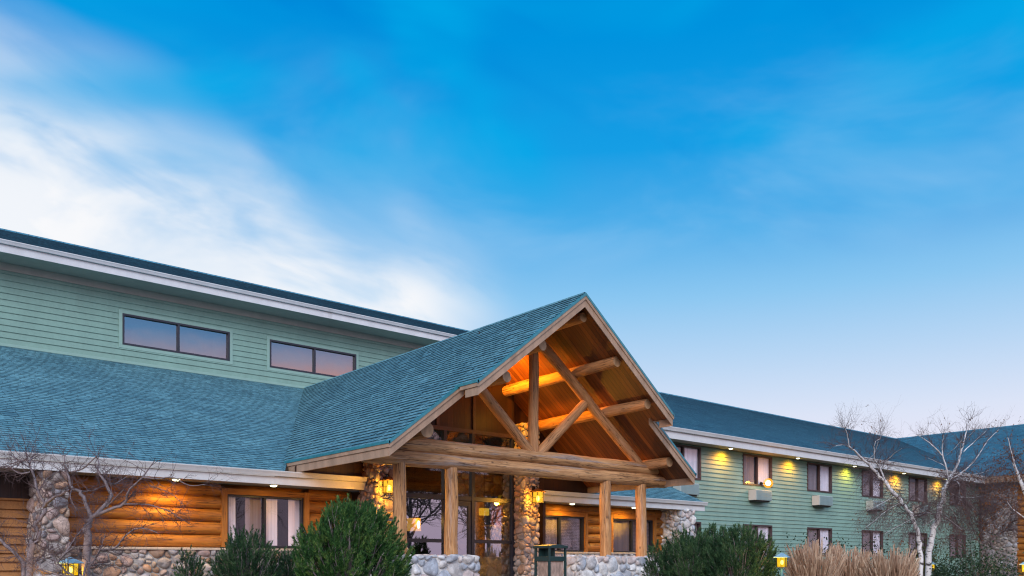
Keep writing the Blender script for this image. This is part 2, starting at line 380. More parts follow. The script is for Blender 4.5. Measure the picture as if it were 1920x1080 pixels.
M["birch_limb"] = painted("pale birch limb", (0.70, 0.68, 0.69, 1), 0.25, 0.7, 12)
M["needle"] = foliage("juniper needles", [(0.0, (0.008, 0.030, 0.010, 1)), (0.4, (0.032, 0.105, 0.028, 1)), (0.68, (0.085, 0.20, 0.048, 1)), (1.0, (0.30, 0.38, 0.10, 1))], 0.25, 0.6, (6, 6, 5))
M["needle_dark"] = foliage("dark pine needles", [(0.0, (0.008, 0.026, 0.014, 1)), (0.5, (0.036, 0.095, 0.040, 1)), (1.0, (0.15, 0.25, 0.10, 1))])
M["leaf"] = foliage("evergreen leaves", [(0.0, (0.012, 0.03, 0.016, 1)), (0.5, (0.03, 0.065, 0.032, 1)), (1.0, (0.075, 0.125, 0.06, 1))])
M["cedar"] = foliage("olive cedar leaves", [(0.0, (0.03, 0.04, 0.012, 1)), (0.5, (0.08, 0.09, 0.02, 1)), (1.0, (0.16, 0.15, 0.04, 1))])
M["rust_leaf"] = foliage("rust brown leaves", [(0.0, (0.09, 0.03, 0.012, 1)), (0.5, (0.24, 0.085, 0.025, 1)), (1.0, (0.36, 0.15, 0.05, 1))])
M["straw"] = foliage("dry straw grass", [(0.0, (0.19, 0.095, 0.06, 1)), (0.35, (0.47, 0.30, 0.20, 1)), (0.7, (0.68, 0.50, 0.35, 1)), (1.0, (0.92, 0.80, 0.62, 1))], 0.3, 0.6, (9, 9, 0.7))
M["lawn"] = painted("dormant lawn and mulch", (0.09, 0.085, 0.045, 1), 0.4, 0.95, 2.5, (0.06, 0.045, 0.03, 1))
M["concrete"] = painted("concrete slab", (0.34, 0.33, 0.31, 1), 0.1, 0.85, 3)
def blinds():
    m, n, p, o = material("slatted blind")
    sx = n.n("ShaderNodeSeparateXYZ"); n.link(obj_co(n), sx.inputs[0])
    fr = n.math("FRACT", n.math("MULTIPLY", sx.outputs[2], 22.0))
    n.put(p.inputs["Base Color"], n.mix(n.smooth(fr, 0.05, 0.45), (0.10, 0.08, 0.09, 1), (0.27, 0.22, 0.24, 1)))
    p.inputs["Roughness"].default_value = 0.7; bump(n, p, fr, 0.5, 0.02)
    return m
M["blind"] = blinds()

# ------------------------------------------------------------------ mesh helpers
ORIGIN = {}
class MB:
    def __init__(s): s.v = []; s.f = []; s.m = []; s.uv = []
    def face(s, pts, m=0, uv=None):
        b = len(s.v); s.v.extend(tuple(p) for p in pts)
        s.f.append(tuple(range(b, b + len(pts)))); s.m.append(m)
        s.uv.append(uv or [(p[0] + p[1] * 0.31, p[2]) for p in pts])
    def raw(s, verts, faces, m=0, uvs=None):
        b = len(s.v); s.v.extend(tuple(p) for p in verts)
        for i, f in enumerate(faces):
            s.f.append(tuple(b + k for k in f)); s.m.append(m)
            s.uv.append(uvs[i] if uvs else [(verts[k][0] + verts[k][1] * 0.31, verts[k][2]) for k in f])
    def box(s, x0, x1, y0, y1, z0, z1, m=0):
        v = [(x0, y0, z0), (x1, y0, z0), (x1, y1, z0), (x0, y1, z0), (x0, y0, z1), (x1, y0, z1), (x1, y1, z1), (x0, y1, z1)]
        fs = [(0, 3, 2, 1), (4, 5, 6, 7), (0, 1, 5, 4), (1, 2, 6, 5), (2, 3, 7, 6), (3, 0, 4, 7)]
        uvs = []
        for f in fs:
            uvs.append([(max(v[k][0] - x0, 0) + (v[k][1] - y0) if (x1 - x0) + (y1 - y0) >= z1 - z0 else v[k][2], v[k][2] + v[k][1] if (x1 - x0) + (y1 - y0) >= z1 - z0 else v[k][0] + v[k][1]) for k in f])
        s.raw(v, fs, m, uvs)
    def prism(s, poly, axis, a0, a1, m=0):
        """poly: 2-D points extruded along axis ('y': poly in x,z; 'x': poly in y,z; 'z': poly in x,y)"""
        mk = {"y": lambda p, a: (p[0], a, p[1]), "x": lambda p, a: (a, p[0], p[1]), "z": lambda p, a: (p[0], p[1], a)}[axis]
        n = len(poly)
        v = [mk(p, a0) for p in poly] + [mk(p, a1) for p in poly]
        fs = [tuple(range(n)), tuple(range(2 * n - 1, n - 1, -1))] + [(i, i + n, (i + 1) % n + n, (i + 1) % n) for i in range(n)]
        s.raw(v, fs, m)
    def bar(s, a, b, w, h, m=0):
        a, b = V(a), V(b); d = (b - a).normalized()
        up = V((0, 0, 1)) if abs(d.z) < 0.9 else V((0, 1, 0))
        sx = d.cross(up).normalized() * w / 2; sy = d.cross(sx).normalized() * h / 2
        v = [a + sx + sy, a - sx + sy, a - sx - sy, a + sx - sy, b + sx + sy, b - sx + sy, b - sx - sy, b + sx - sy]
        s.raw(v, [(0, 1, 2, 3), (7, 6, 5, 4), (0, 4, 5, 1), (1, 5, 6, 2), (2, 6, 7, 3), (3, 7, 4, 0)], m)
    def tube(s, pts, rad, n=8, m=0, cap=None, wob=0.0, seed=0.0):
        pts = [V(p) for p in pts]; k = len(pts)
        if not isinstance(rad, (list, tuple)): rad = [rad] * k
        vs = []; L = 0; rows = []
        d0 = (pts[1] - pts[0]).normalized()
        ref = V((0, 0, 1)) if abs(d0.z) < 0.9 else V((1, 0, 0))
        a = d0.cross(ref).normalized()
        for i, p in enumerate(pts):
            d = (pts[min(i + 1, k - 1)] - pts[max(i - 1, 0)]).normalized()
            a = (a - d * a.dot(d)).normalized(); b = d.cross(a)
            if i: L += (pts[i] - pts[i - 1]).length
            rows.append(L)
            for j in range(n):
                th = 2 * math.pi * j / n
                dv = a * math.cos(th) + b * math.sin(th)
                rr = rad[i]
                if wob:
                    q = p * 1.1 + dv * 0.5 + V((seed, seed * 1.7, 0))
                    rr *= 1 + wob * mnoise.noise(q) + wob * 0.5 * mnoise.noise(q * 3.1)
                vs.append(p + dv * rr)
        fs, uvs = [], []
        per = 2 * math.pi * max(rad)
        for i in range(k - 1):
            for j in range(n):
                j2 = (j + 1) % n
                fs.append((i * n + j, i * n + j2, (i + 1) * n + j2, (i + 1) * n + j))
                v0, v1 = per * j / n, per * (j + 1) / n
                uvs.append([(rows[i] + seed, v0), (rows[i] + seed, v1), (rows[i + 1] + seed, v1), (rows[i + 1] + seed, v0)])
        s.raw(vs, fs, m, uvs)
        if cap is not None:
            s.raw(vs[:n], [tuple(range(n - 1, -1, -1))], cap); s.raw(vs[-n:], [tuple(range(n))], cap)
    def build(s, name, mats, parent=None, smooth=False, at=None, bevel=0.0):
        me = bpy.data.meshes.new(name)
        if parent is not None: off = ORIGIN[parent.name]
        elif at is not None: off = V(at)
        else:
            xs = [p[0] for p in s.v]; ys = [p[1] for p in s.v]; zs = [p[2] for p in s.v]
            off = V(((min(xs) + max(xs)) / 2, (min(ys) + max(ys)) / 2, min(zs)))
        me.from_pydata([(p[0] - off.x, p[1] - off.y, p[2] - off.z) for p in s.v], [], s.f)
        for mm in (mats if isinstance(mats, list) else [mats]): me.materials.append(M[mm])
        me.polygons.foreach_set("material_index", s.m)
        ul = me.uv_layers.new(name="UVMap")
        flat = [c for fu in s.uv for q in fu for c in q]
        ul.data.foreach_set("uv", flat)
        if smooth: me.polygons.foreach_set("use_smooth", [True] * len(me.polygons))
        me.update()
        o = bpy.data.objects.new(name, me); col.objects.link(o)
        if parent is not None: o.parent = parent
        else: o.location = off
        ORIGIN[o.name] = off
        if bevel:
            b = o.modifiers.new("bevel", "BEVEL"); b.width = bevel; b.segments = 2; b.limit_method = "ANGLE"
        return o

def tag(o, label=None, cat=None, group=None, kind=None):
    if label: o["label"] = label
    if cat: o["category"] = cat
    if group: o["group"] = group
    if kind: o["kind"] = kind
    return o
def thing(name, loc, label, cat, group=None):
    o = bpy.data.objects.new(name, None); o.empty_display_size = 0.2
    col.objects.link(o); o.location = loc; ORIGIN[o.name] = V(loc)
    return tag(o, label, cat, group)
def copy_tree(o, parent=None, off=None):
    c = o.copy(); col.objects.link(c)
    if parent is not None: c.parent = parent
    for ch in list(o.children):
        if ch.type != 'LIGHT': copy_tree(ch, c)
    return c
def point_light(name, loc, energy, color, size=0.05, parent=None, spot=None):
    l = bpy.data.lights.new(name, "SPOT" if spot else "POINT"); l.energy = energy; l.color = color; l.shadow_soft_size = size
    o = bpy.data.objects.new(name, l); col.objects.link(o)
    if spot:
        l.spot_size = spot[1]; l.spot_blend = 0.9
        o.rotation_euler = (-V(spot[0])).to_track_quat("Z", "Y").to_euler()
    if parent is not None: o.parent = parent; o.location = V(loc) - ORIGIN[parent.name]
    else: o.location = loc
    return o

# lap siding on a plane: o + u*a + z*up, outward normal nrm; openings (a0,a1,z0,z1)
def siding(mb, o, u, nrm, a0, a1, z0, z1, e=0.165, th=0.024, openings=(), m=0, top=None):
    o, u, nrm = V(o), V(u), V(nrm)
    rows = []; z = z0
    while z < z1 - 1e-6: rows.append(z); z += e
    for zr in rows:
        zt = min(zr + e, z1)
        br = sorted({zr, zt} | {q for op in openings for q in (op[2], op[3]) if zr + 1e-4 < q < zt - 1e-4})
        for za, zb in zip(br, br[1:]):
            segs = [(a0, a1)]
            zm = (za + zb) / 2
            for op in openings:
                if op[2] < zm < op[3]:
                    ns = []
                    for (p, q) in segs:
                        if op[1] <= p or op[0] >= q: ns.append((p, q)); continue
                        if p < op[0]: ns.append((p, op[0]))
                        if q > op[1]: ns.append((op[1], q))
                    segs = ns
            oa = th * (1 - (za - zr) / e); ob = th * (1 - (zb - zr) / e)
            for (p, q) in segs:
                # boards have butt joints, break the row into lengths
                A = o + u * p + V((0, 0, za)); B = o + u * q + V((0, 0, za)); C_ = o + u * q + V((0, 0, zb)); D_ = o + u * p + V((0, 0, zb))
                mb.face([A + nrm * oa, B + nrm * oa, C_ + nrm * ob, D_ + nrm * ob], m)
                if za == zr:
                    mb.face([A - nrm * 0.01, B - nrm * 0.01, B + nrm * oa, A + nrm * oa], m)

# shingle courses: a slope starting at eave point o, horizontal direction a, up-slope vector b (unit), row k spans lo(v)..hi(v) along a
def slope(mb, o, a, b, length, lo, hi, e=0.15, th=0.016, m=0, tabs=False):
    o, a, b = V(o), V(a), V(b)
    nrm = a.cross(b).normalized()
    if nrm.z < 0: nrm = -nrm
    v = 0.0
    k = 0
    while v < length - 1e-6:
        v2 = min(v + e, length)
        l0, h0, l1, h1 = lo(v), hi(v), lo(v2), hi(v2)
        P = lambda q, vv, t: o + a * q + b * vv + nrm * t
        if tabs and max(h0, h1) > min(l0, l1):
            mb.face([P(l0, v - .02, -.006), P(h0, v - .02, -.006), P(h1, v2, -.006), P(l1, v2, -.006)], m, [(l0, v + .01), (h0, v + .01), (h1, v2 - .01), (l1, v2 - .01)])
            q = min(l0, l1)
            while q < max(h0, h1):
                q2 = q + R.uniform(.10, .26); tk = th * R.choice((0.45, 0.75, 0.9, 1.0, 1.0, 1.1))
                if max(h0, h1) - q2 < .06: q2 = max(h0, h1)
                A, B = min(max(q, l0), h0), min(max(q2, l0), h0); C_, D_ = min(max(q, l1), h1), min(max(q2, l1), h1)
                if B > A or D_ > C_:
                    mb.face([P(A, v, tk), P(B, v, tk), P(D_, v2, 0.002), P(C_, v2, 0.002)], m, [(A, v + .002), (B, v + .002), (D_, v2 - .002), (C_, v2 - .002)])
                    if B > A: mb.face([P(A, v, -0.004), P(B, v, -0.004), P(B, v, tk), P(A, v, tk)], m, [(A, v + .003), (B, v + .003), (B, v + .006), (A, v + .006)])
                q = q2
        elif h0 > l0 or h1 > l1:
            mb.face([P(l0, v, th), P(h0, v, th), P(h1, v2, 0.002), P(l1, v2, 0.002)], m, [(l0, v + .002), (h0, v + .002), (h1, v2 - .002), (l1, v2 - .002)])
            mb.face([P(l0, v, -0.004), P(h0, v, -0.004), P(h0, v, th), P(l0, v, th)], m, [(l0, v - .004), (h0, v - .004), (h0, v + .002), (l0, v + .002)])
        v = v2

# river rock facing on a rectangle
def clip(poly, p, n):
    outp = []
    for i in range(len(poly)):
        a, b = poly[i], poly[(i + 1) % len(poly)]
        da = (a[0] - p[0]) * n[0] + (a[1] - p[1]) * n[1]; db = (b[0] - p[0]) * n[0] + (b[1] - p[1]) * n[1]
        if da <= 0: outp.append(a)
        if da * db < 0:
            t = da / (da - db); outp.append((a[0] + (b[0] - a[0]) * t, a[1] + (b[1] - a[1]) * t))
    return outp
def rocks(mb, o, u, v, n, w, h, size, depth, rnd, m=0, pad=0.03):
    o, u, v, n = V(o), V(u), V(v), V(n)
    pts = []
    tries = int(w * h / (size * size) * 40) + 60
    for _ in range(tries):
        q = (rnd.uniform(-pad, w + pad), rnd.uniform(-pad, h + pad)); r = size * rnd.uniform(0.45, 1.35)
        if all((q[0] - p[0]) ** 2 + ((q[1] - p[1]) * 1.15) ** 2 > ((r + p[2]) * 0.52) ** 2 for p in pts): pts.append((q[0], q[1], r))
    for i, p in enumerate(pts):
        poly = [(-pad, -pad), (w + pad, -pad), (w + pad, h + pad), (-pad, h + pad)]
        for j, q in enumerate(pts):
            if i == j: continue
            dx, dy = q[0] - p[0], q[1] - p[1]; d2 = dx * dx + dy * dy
            if d2 > (size * 3.4) ** 2: continue
            f = 0.5 + (p[2] ** 2 - q[2] ** 2) / (2 * d2) * 0.6
            f = max(0.3, min(0.7, f))
            poly = clip(poly, (p[0] + dx * f, p[1] + dy * f), (dx, dy))
            if len(poly) < 3: break
        if len(poly) < 3: continue
        cx = sum(a[0] for a in poly) / len(poly); cy_ = sum(a[1] for a in poly) / len(poly)
        g = 0.5 * size * 0.11
        # shrink for the joint and round the corners twice
        sh = []
        for a in poly:
            dx, dy = a[0] - cx, a[1] - cy_; L = math.hypot(dx, dy) + 1e-6
            k = max(0.3, (L - g) / L); sh.append((cx + dx * k, cy_ + dy * k))
        for _ in range(1 if rnd.random() < .35 else 2):
            nw = []
            for a, b in zip(sh, sh[1:] + sh[:1]):
                nw.append((a[0] * .75 + b[0] * .25, a[1] * .75 + b[1] * .25)); nw.append((a[0] * .25 + b[0] * .75, a[1] * .25 + b[1] * .75))
            sh = nw
        k = len(sh); rad = max(math.hypot(a[0] - cx, a[1] - cy_) for a in sh)
        dp = depth * rnd.uniform(0.65, 1.15) * min(1, rad / (size * 0.5) + 0.2)
        tx, ty = rnd.uniform(-.22, .22), rnd.uniform(-.22, .22)
        vs = []
        for (sc, dz) in ((1.0, -0.25), (0.97, 0.28), (0.84, 0.66), (0.58, 0.91)):
            for a in sh:
                x, y = (a[0] - cx) * sc, (a[1] - cy_) * sc
                jit = mnoise.noise(V((a[0] * 9, a[1] * 9, i * 3.3))) * 0.30 * dp
                vs.append(o + u * (cx + x) + v * (cy_ + y) + n * (dp * dz + (x * tx + y * ty if dz > 0 else 0) + (jit if dz > 0 else 0)))
        vs.append(o + u * cx + v * cy_ + n * dp)
        fs = []
        for r_ in range(3):
            for j in range(k): fs.append((r_ * k + j, r_ * k + (j + 1) % k, (r_ + 1) * k + (j + 1) % k, (r_ + 1) * k + j))
        for j in range(k): fs.append((3 * k + j, 3 * k + (j + 1) % k, 4 * k))
        mb.raw(vs, fs, m)

def stone_block(name, x0, x1, y0, y1, z0, z1, size, depth, rnd, mats, parent=None, sides="flr", topcap=True, flare=None, at=None):
    """core of mortar with rock faces; children of one mesh"""
    mb = MB()
    ns = 10 if flare else 1
    for i in range(ns): mb.box(x0, x1, y0, y1, z0 + (z1 - z0) * i / ns, z0 + (z1 - z0) * (i + 1) / ns - (.0004 if i < ns - 1 else 0), 1)
    if "f" in sides: rocks(mb, (x0, y0, z0), (1, 0, 0), (0, 0, 1), (0, -1, 0), x1 - x0, z1 - z0, size, depth, rnd)
    if "l" in sides: rocks(mb, (x0, y1, z0), (0, -1, 0), (0, 0, 1), (-1, 0, 0), y1 - y0, z1 - z0, size, depth, rnd)
    if "r" in sides: rocks(mb, (x1, y0, z0), (0, 1, 0), (0, 0, 1), (1, 0, 0), y1 - y0, z1 - z0, size, depth, rnd)
    if "t" in sides: rocks(mb, (x0, y0, z1), (1, 0, 0), (0, 1, 0), (0, 0, 1), x1 - x0, y1 - y0, size, depth * 0.5, rnd)
    if flare: mb.v = [tuple(flare(V(p))) for p in mb.v]
    return mb.build(name, mats, parent, smooth=True, at=at)

# ------------------------------------------------------------------ ground
def ground_z(x, y):
    d = x * SS + y * CC
    t = max(0.0, min(1.0, (y - 6.0) / 9.0)); t = t * t * (3 - 2 * t)
    return 0.4 * t
g = MB()
xs = [-400, -120, -60, -30, -15, -8, -4, 0, 4, 8, 12, 16, 20, 24, 30, 40, 55, 80, 140, 400]
ys = [-400, -120, -60, -30, -15, -8, -3, 0, 3, 6, 7.5, 9, 10.5, 12, 13.5, 15, 18, 24, 40, 70, 140, 400]
vs = [(x, y, ground_z(x, y)) for y in ys for x in xs]
fs = [(j * len(xs) + i, j * len(xs) + i + 1, (j + 1) * len(xs) + i + 1, (j + 1) * len(xs) + i) for j in range(len(ys) - 1) for i in range(len(xs) - 1)]
g.raw(vs, fs)
tag(g.build("ground", "lawn", smooth=True, at=(0, 0, 0)), kind="structure")
fl = MB(); fl.box(8.6, 18.4, 14.6, 17.6, 0.0, 0.46)
tag(fl.build("porch_floor", "concrete"), kind="structure")

# ------------------------------------------------------------------ dimensions (z measured from the eye)
S0, ZA, PITCH = 13.47, 5.96, 0.775
TP, TS, TB, TG = 13.5, 14.13, 15.2, 17.8
HW_U, HW_L = 3.0, 4.66
TE, ZE, P_LOW = 17.94, 2.04, 0.431
TW, TL = 27.04, 18.8
Z_RIDGE_LOW = ZE + P_LOW * (TW - TE)
def roof_z(s): return H(ZA - PITCH * abs(s - S0))
def valley_t(s):   # where the portico slope meets the low roof
    return TE + (ZA - PITCH * abs(s - S0) - ZE) / P_LOW
def valley_s(t):   # half width of the portico roof standing above the low roof at depth t
    return (ZA - (ZE + P_LOW * (t - TE))) / PITCH

# ------------------------------------------------------------------ lodge building
lodge = thing("lodge_building", (6, 22, 0.3), "long lodge with sage green siding upstairs and amber log walls under a teal low roof", "building")
UP_WIN = []
for (xa, xb, ya, yb) in ((229, 430, 588, 645), (505, 667, 636, 689)):
    a = on_t(xa, ya, TW); b = on_t(xb, ya, TW); c = on_t(xa, yb, TW)
    UP_WIN.append((a.x, b.x))
WZ0, WZ1 = H(6.50), H(7.43)
LX0, LX1 = -3.0, 25.0
ZS = 8.24                                   # upper soffit
mb = MB()
siding(mb, (0, TW, 0), (1, 0, 0), (0, -1, 0), LX0, LX1, H(4.6), H(8.14), 0.176, 0.028, [(a, b, WZ0, WZ1) for a, b in UP_WIN])
mb.box(LX0, LX1, TW + 0.3, TW + 0.5, H(4), H(ZS), 0)
mb.box(LX1 - 0.2, LX1, TW + 0.03, TW + 4.9, H(4), H(ZS), 0)
mb.build("siding_wall", "siding", lodge)
mb = MB(); mb.box(LX0, LX1, TW - 0.055, TW + 0.02, H(8.03), H(8.235)); mb.build("frieze_board", "soffit", lodge)
TUE = 26.1
mb = MB(); mb.face([(LX0, TUE, H(ZS)), (LX1, TUE, H(ZS)), (LX1, TW + .2, H(ZS)), (LX0, TW + .2, H(ZS))]); mb.build("upper_soffit", "soffit", lodge)
mb = MB(); mb.box(LX0, LX1, TUE - 0.03, TUE, H(ZS - 0.01), H(ZS + 0.195)); mb.build("upper_fascia", "white", lodge)
def gutter(name, x0, x1, y, z, parent, w=0.12, h=0.12, m="white"):
    mb = MB(); prof = [(y, z), (y, z - h), (y - w * 0.62, z - h), (y - w * 0.8, z - h * 0.55), (y - w, z - 0.02), (y - w, z), (y - w + .012, z), (y - w * .78, z - h * 0.5), (y - 0.02, z - h * 0.6)]
    mb.prism(prof, "x", x0, x1); return mb.build(name, m, parent)
gutter("upper_gutter", LX0, LX1 + .1, TUE - 0.032, H(ZS + 0.30), lodge, 0.11, 0.10)
mb = MB(); TUR, PUP = 29.4, 0.42
sl = math.hypot(1, PUP)
slope(mb, (0, TUE - 0.05, H(ZS + 0.29)), (1, 0, 0), V((0, 1 / sl, PUP / sl)), (TUR - TUE + .05) * sl, lambda v: LX0, lambda v: LX1 + .3)
rz = H(ZS + 0.29) + PUP * (TUR - TUE + 0.05)
mb.face([(LX0, TUR, rz), (LX1 + .3, TUR, rz), (LX1 + .3, TUR + 3.3, rz - 1.4), (LX0, TUR + 3.3, rz - 1.4)])
mb.tube([(LX0, TUR, rz - .02), (LX1 + .3, TUR, rz - .02)], 0.06, 6, 0)
mb.build("upper_roof", "roof_dark", lodge)

def window(parent, o, u, nrm, a0, a1, z0, z1, fw=0.06, split=(0.5,), frame="frame_dark", glassm="glass", recess=0.05, trim=None, trim_w=0.11, curtains=(), back="inside", depth=0.45):
    """frame mesh is the window; panes, curtains and trim hang under it"""
    o, u, nrm = V(o), V(u), V(nrm)
    P = lambda a, z, d: o + u * a + nrm * d + V((0, 0, z))
    def rect(mb, p, q, za, zb, d0, d1, m=0):
        c = [P(p, za, d0), P(q, za, d0), P(q, zb, d0), P(p, zb, d0), P(p, za, d1), P(q, za, d1), P(q, zb, d1), P(p, zb, d1)]
        uv = lambda f: [((c[k] - o).dot(u) if (q - p) > (zb - za) else c[k].z, c[k].z if (q - p) > (zb - za) else (c[k] - o).dot(u)) for k in f]
        fs = [(4, 5, 6, 7), (3, 2, 1, 0), (0, 1, 5, 4), (1, 2, 6, 5), (2, 3, 7, 6), (3, 0, 4, 7)]
        mb.raw(c, fs, m, [uv(f) for f in fs])
    mb = MB()
    d0, d1 = -recess - 0.04, 0.045
    rect(mb, a0, a0 + fw, z0, z1, d0, d1); rect(mb, a1 - fw, a1, z0, z1, d0, d1)
    rect(mb, a0 + fw, a1 - fw, z0, z0 + fw, d0, d1 - .003); rect(mb, a0 + fw, a1 - fw, z1 - fw, z1, d0, d1 - .003)
    for f in split:
        c = a0 + (a1 - a0) * f; rect(mb, c - fw * .55, c + fw * .55, z0 + fw, z1 - fw, d0, d1 - .012)
    fo = mb.build("window", frame, parent)
    cuts = [a0 + fw] + [x for f in split for x in (a0 + (a1 - a0) * f - fw * .5, a0 + (a1 - a0) * f + fw * .5)] + [a1 - fw]
    for p, q in zip(cuts[::2], cuts[1::2]):
        mb = MB(); mb.face([P(p, z0 + fw, -recess), P(q, z0 + fw, -recess), P(q, z1 - fw, -recess), P(p, z1 - fw, -recess)])
        mb.build("pane", glassm, fo)
    for (f0, f1, mm) in curtains:
        p, q = a0 + (a1 - a0) * f0, a0 + (a1 - a0) * f1
        k = max(6, int((q - p) / 0.035)); mb = MB()
        for i in range(k):
            x0_, x1_ = p + (q - p) * i / k, p + (q - p) * (i + 1) / k
            w0 = 0.007 * math.sin(i * 0.9) + 0.010 * math.sin(i * 0.33); w1 = 0.007 * math.sin((i + 1) * 0.9) + 0.010 * math.sin((i + 1) * 0.33)
            if mm == "blind": w0 = w1 = 0
            mb.face([P(x0_, z0, -recess - .07 + w0), P(x1_, z0, -recess - .07 + w1), P(x1_, z1, -recess - .07 + w1), P(x0_, z1, -recess - .07 + w0)])
        mb.build("blind" if mm == "blind" else "curtain", mm, fo, smooth=True)
    mb = MB(); rr = -recess - depth
    mb.face([P(a0 - .1, z0 - .1, rr), P(a1 + .1, z0 - .1, rr), P(a1 + .1, z1 + .1, rr), P(a0 - .1, z1 + .1, rr)])
    for (A, B) in (((a0 + .01, z0), (a0 + .01, z1)), ((a1 - .01, z0), (a1 - .01, z1)), ((a0, z0 + .01), (a1, z0 + .01)), ((a0, z1 - .01), (a1, z1 - .01))):
        mb.face([P(A[0], A[1], d0 - .002), P(B[0], B[1], d0 - .002), P(B[0], B[1], rr), P(A[0], A[1], rr)])
    mb.build("room_recess", back, fo)
    if trim:
        mb = MB(); t1 = 0.035 if trim != "trim_wood" else 0.10
        td = -0.02
        rect(mb, a0 - trim_w, a0 - .001, z0 - (0 if trim == "trim_wood" else trim_w), z1 + trim_w, td, t1); rect(mb, a1 + .001, a1 + trim_w, z0 - (0 if trim == "trim_wood" else trim_w), z1 + trim_w, td, t1)
        rect(mb, a0 - .001, a1 + .001, z1 + .001, z1 + trim_w, td, t1 - .004)
        if trim != "trim_wood": rect(mb, a0 - .001, a1 + .001, z0 - trim_w, z0 - .001, td, t1 - .004)
        mb.build("window_trim", trim, fo)
    return fo
for a, b in UP_WIN:
    window(lodge, (0, TW, 0), (1, 0, 0), (0, -1, 0), a, b, WZ0, WZ1, 0.055, (0.505,), "frame_dark", "glass", 0.04, "siding_trim", 0.10, (), "inside_blue")

# low roof left and right of the portico
REND = 23.57
for nm, lo, hi_ in (("low_roof", lambda v: LX0, lambda v: S0 - max(0, valley_s(TE - .06 + v / math.hypot(1, P_LOW))) + .06),
                    ("low_roof", lambda v: S0 + max(0, valley_s(TE - .06 + v / math.hypot(1, P_LOW))) - .06, lambda v: REND)):
    mb = MB(); sl = math.hypot(1, P_LOW)
    slope(mb, (0, TE - 0.06, H(ZE - 0.026)), (1, 0, 0), V((0, 1 / sl, P_LOW / sl)), (TW - TE + .06 - .03) * sl, lo, hi_, 0.15, 0.012, 0, True)
    mb.build(nm, "roof", lodge)
mb = MB(); mb.box(LX0, S0 - .0, TW - 0.11, TW - .03, H(Z_RIDGE_LOW) - 0.03, H(Z_RIDGE_LOW) + 0.05)
mb.build("wall_flashing", "siding_trim", lodge)
# closing panel of the low roof at its right end
mb = MB(); mb.prism([(TE, H(ZE - .30)), (TW, H(ZE - .30)), (TW, H(Z_RIDGE_LOW) - .05), (TE, H(ZE) - .05)], "x", REND - 0.10, REND - .04)
mb.build("gable_end_board", "white", lodge)
ZSO = 1.755
PILL_L, PILL_R = 10.55, 15.45
for x0, x1 in ((LX0, PILL_L), (PILL_R, REND)):
    mb = MB(); mb.box(x0, x1, TE - 0.03, TE, H(ZSO - 0.02), H(ZE - 0.13)); mb.build("fascia", "white", lodge)
    gutter("gutter", x0, x1 + (.04 if x1 == REND else 0), TE - 0.032, H(ZE - 0.01), lodge, 0.11, 0.115)
    mb = MB(); mb.face([(x0, TE, H(ZSO)), (x1, TE, H(ZSO)), (x1, TL + .3, H(ZSO)), (x0, TL + .3, H(ZSO))]); mb.build("soffit", "soffit", lodge)

# log walls with windows
def log_wall(x0, x1, z0, z1, t, r, opens=(), name="log_wall"):
    mb = MB(); n = int(round((z1 - z0) / (2 * r))); e = (z1 - z0) / n
    for i in range(n):
        zc = z0 + e * (i + .5)
        segs = [(x0, x1)]
        for (a, b, za, zb) in opens:
            if za - .02 < zc < zb + .02:
                ns = []
                for p, q in segs:
                    if b <= p or a >= q: ns.append((p, q)); continue
                    if p < a: ns.append((p, a))
                    if q > b: ns.append((b, q))
                segs = ns
        for p, q in segs:
            k = max(3, int((q - p) / 0.3))
            mb.tube([(p + (q - p) * j / k, t + 0.06, zc) for j in range(k + 1)], e * 0.53, 18, 0, None, 0.05, i * 2.7 + x0)
    for (a, b) in [(x0, x1)] if not opens else []: mb.box(a, b, t + .1, t + .2, z0, z1, 0)
    if opens:
        xs_ = [x0] + [v for o_ in opens for v in (o_[0], o_[1])] + [x1]
        for a, b in zip(xs_[::2], xs_[1::2]): mb.box(a, b, t + .1, t + .2, z0, z1, 0)
        for (a, b, za, zb) in opens: mb.box(a, b, t + .11, t + .2, zb, z1, 0)
    return mb.build(name, "wall_log", lodge, smooth=True)
ZB = 0.33
lw = (7.47, 9.33, H(ZB + .02), H(1.53))
log_wall(4.0, 11.2, H(ZB), H(ZSO), TL, 0.145, [(lw[0] - .13, lw[1] + .13, lw[2], H(1.62))])
window(lodge, (0, TL, 0), (1, 0, 0), (0, -1, 0), lw[0], lw[1], lw[2], lw[3], 0.045, (0.49,), "frame_dark", "glass_clear", 0.03, "trim_wood", 0.13,
       ((0.01, 0.14, "curtain"), (0.26, 0.47, "curtain_grey"), (0.50, 0.68, "curtain"), (0.83, 0.99, "curtain")), "inside", 1.6)
rw = []
for xa, xb in ((1003, 1093), (1146, 1222)):
    rw.append((on_t(xa, 1000, TL).x, on_t(xb, 1000, TL).x, H(ZB), H(1.40)))
log_wall(15.2, 22.6, H(ZB), H(ZSO), TL, 0.145, [(a - .13, b + .13, c, H(1.5)) for a, b, c, d in rw])
for a, b, c, d in rw:
    window(lodge, (0, TL, 0), (1, 0, 0), (0, -1, 0), a, b, c, d, 0.045, (0.5,), "frame_dark", "glass_low", 0.03, "trim_wood", 0.13,
           ((0.02, 0.49, "curtain_grey"), (0.51, 0.99, "blind")), "inside", 0.5)
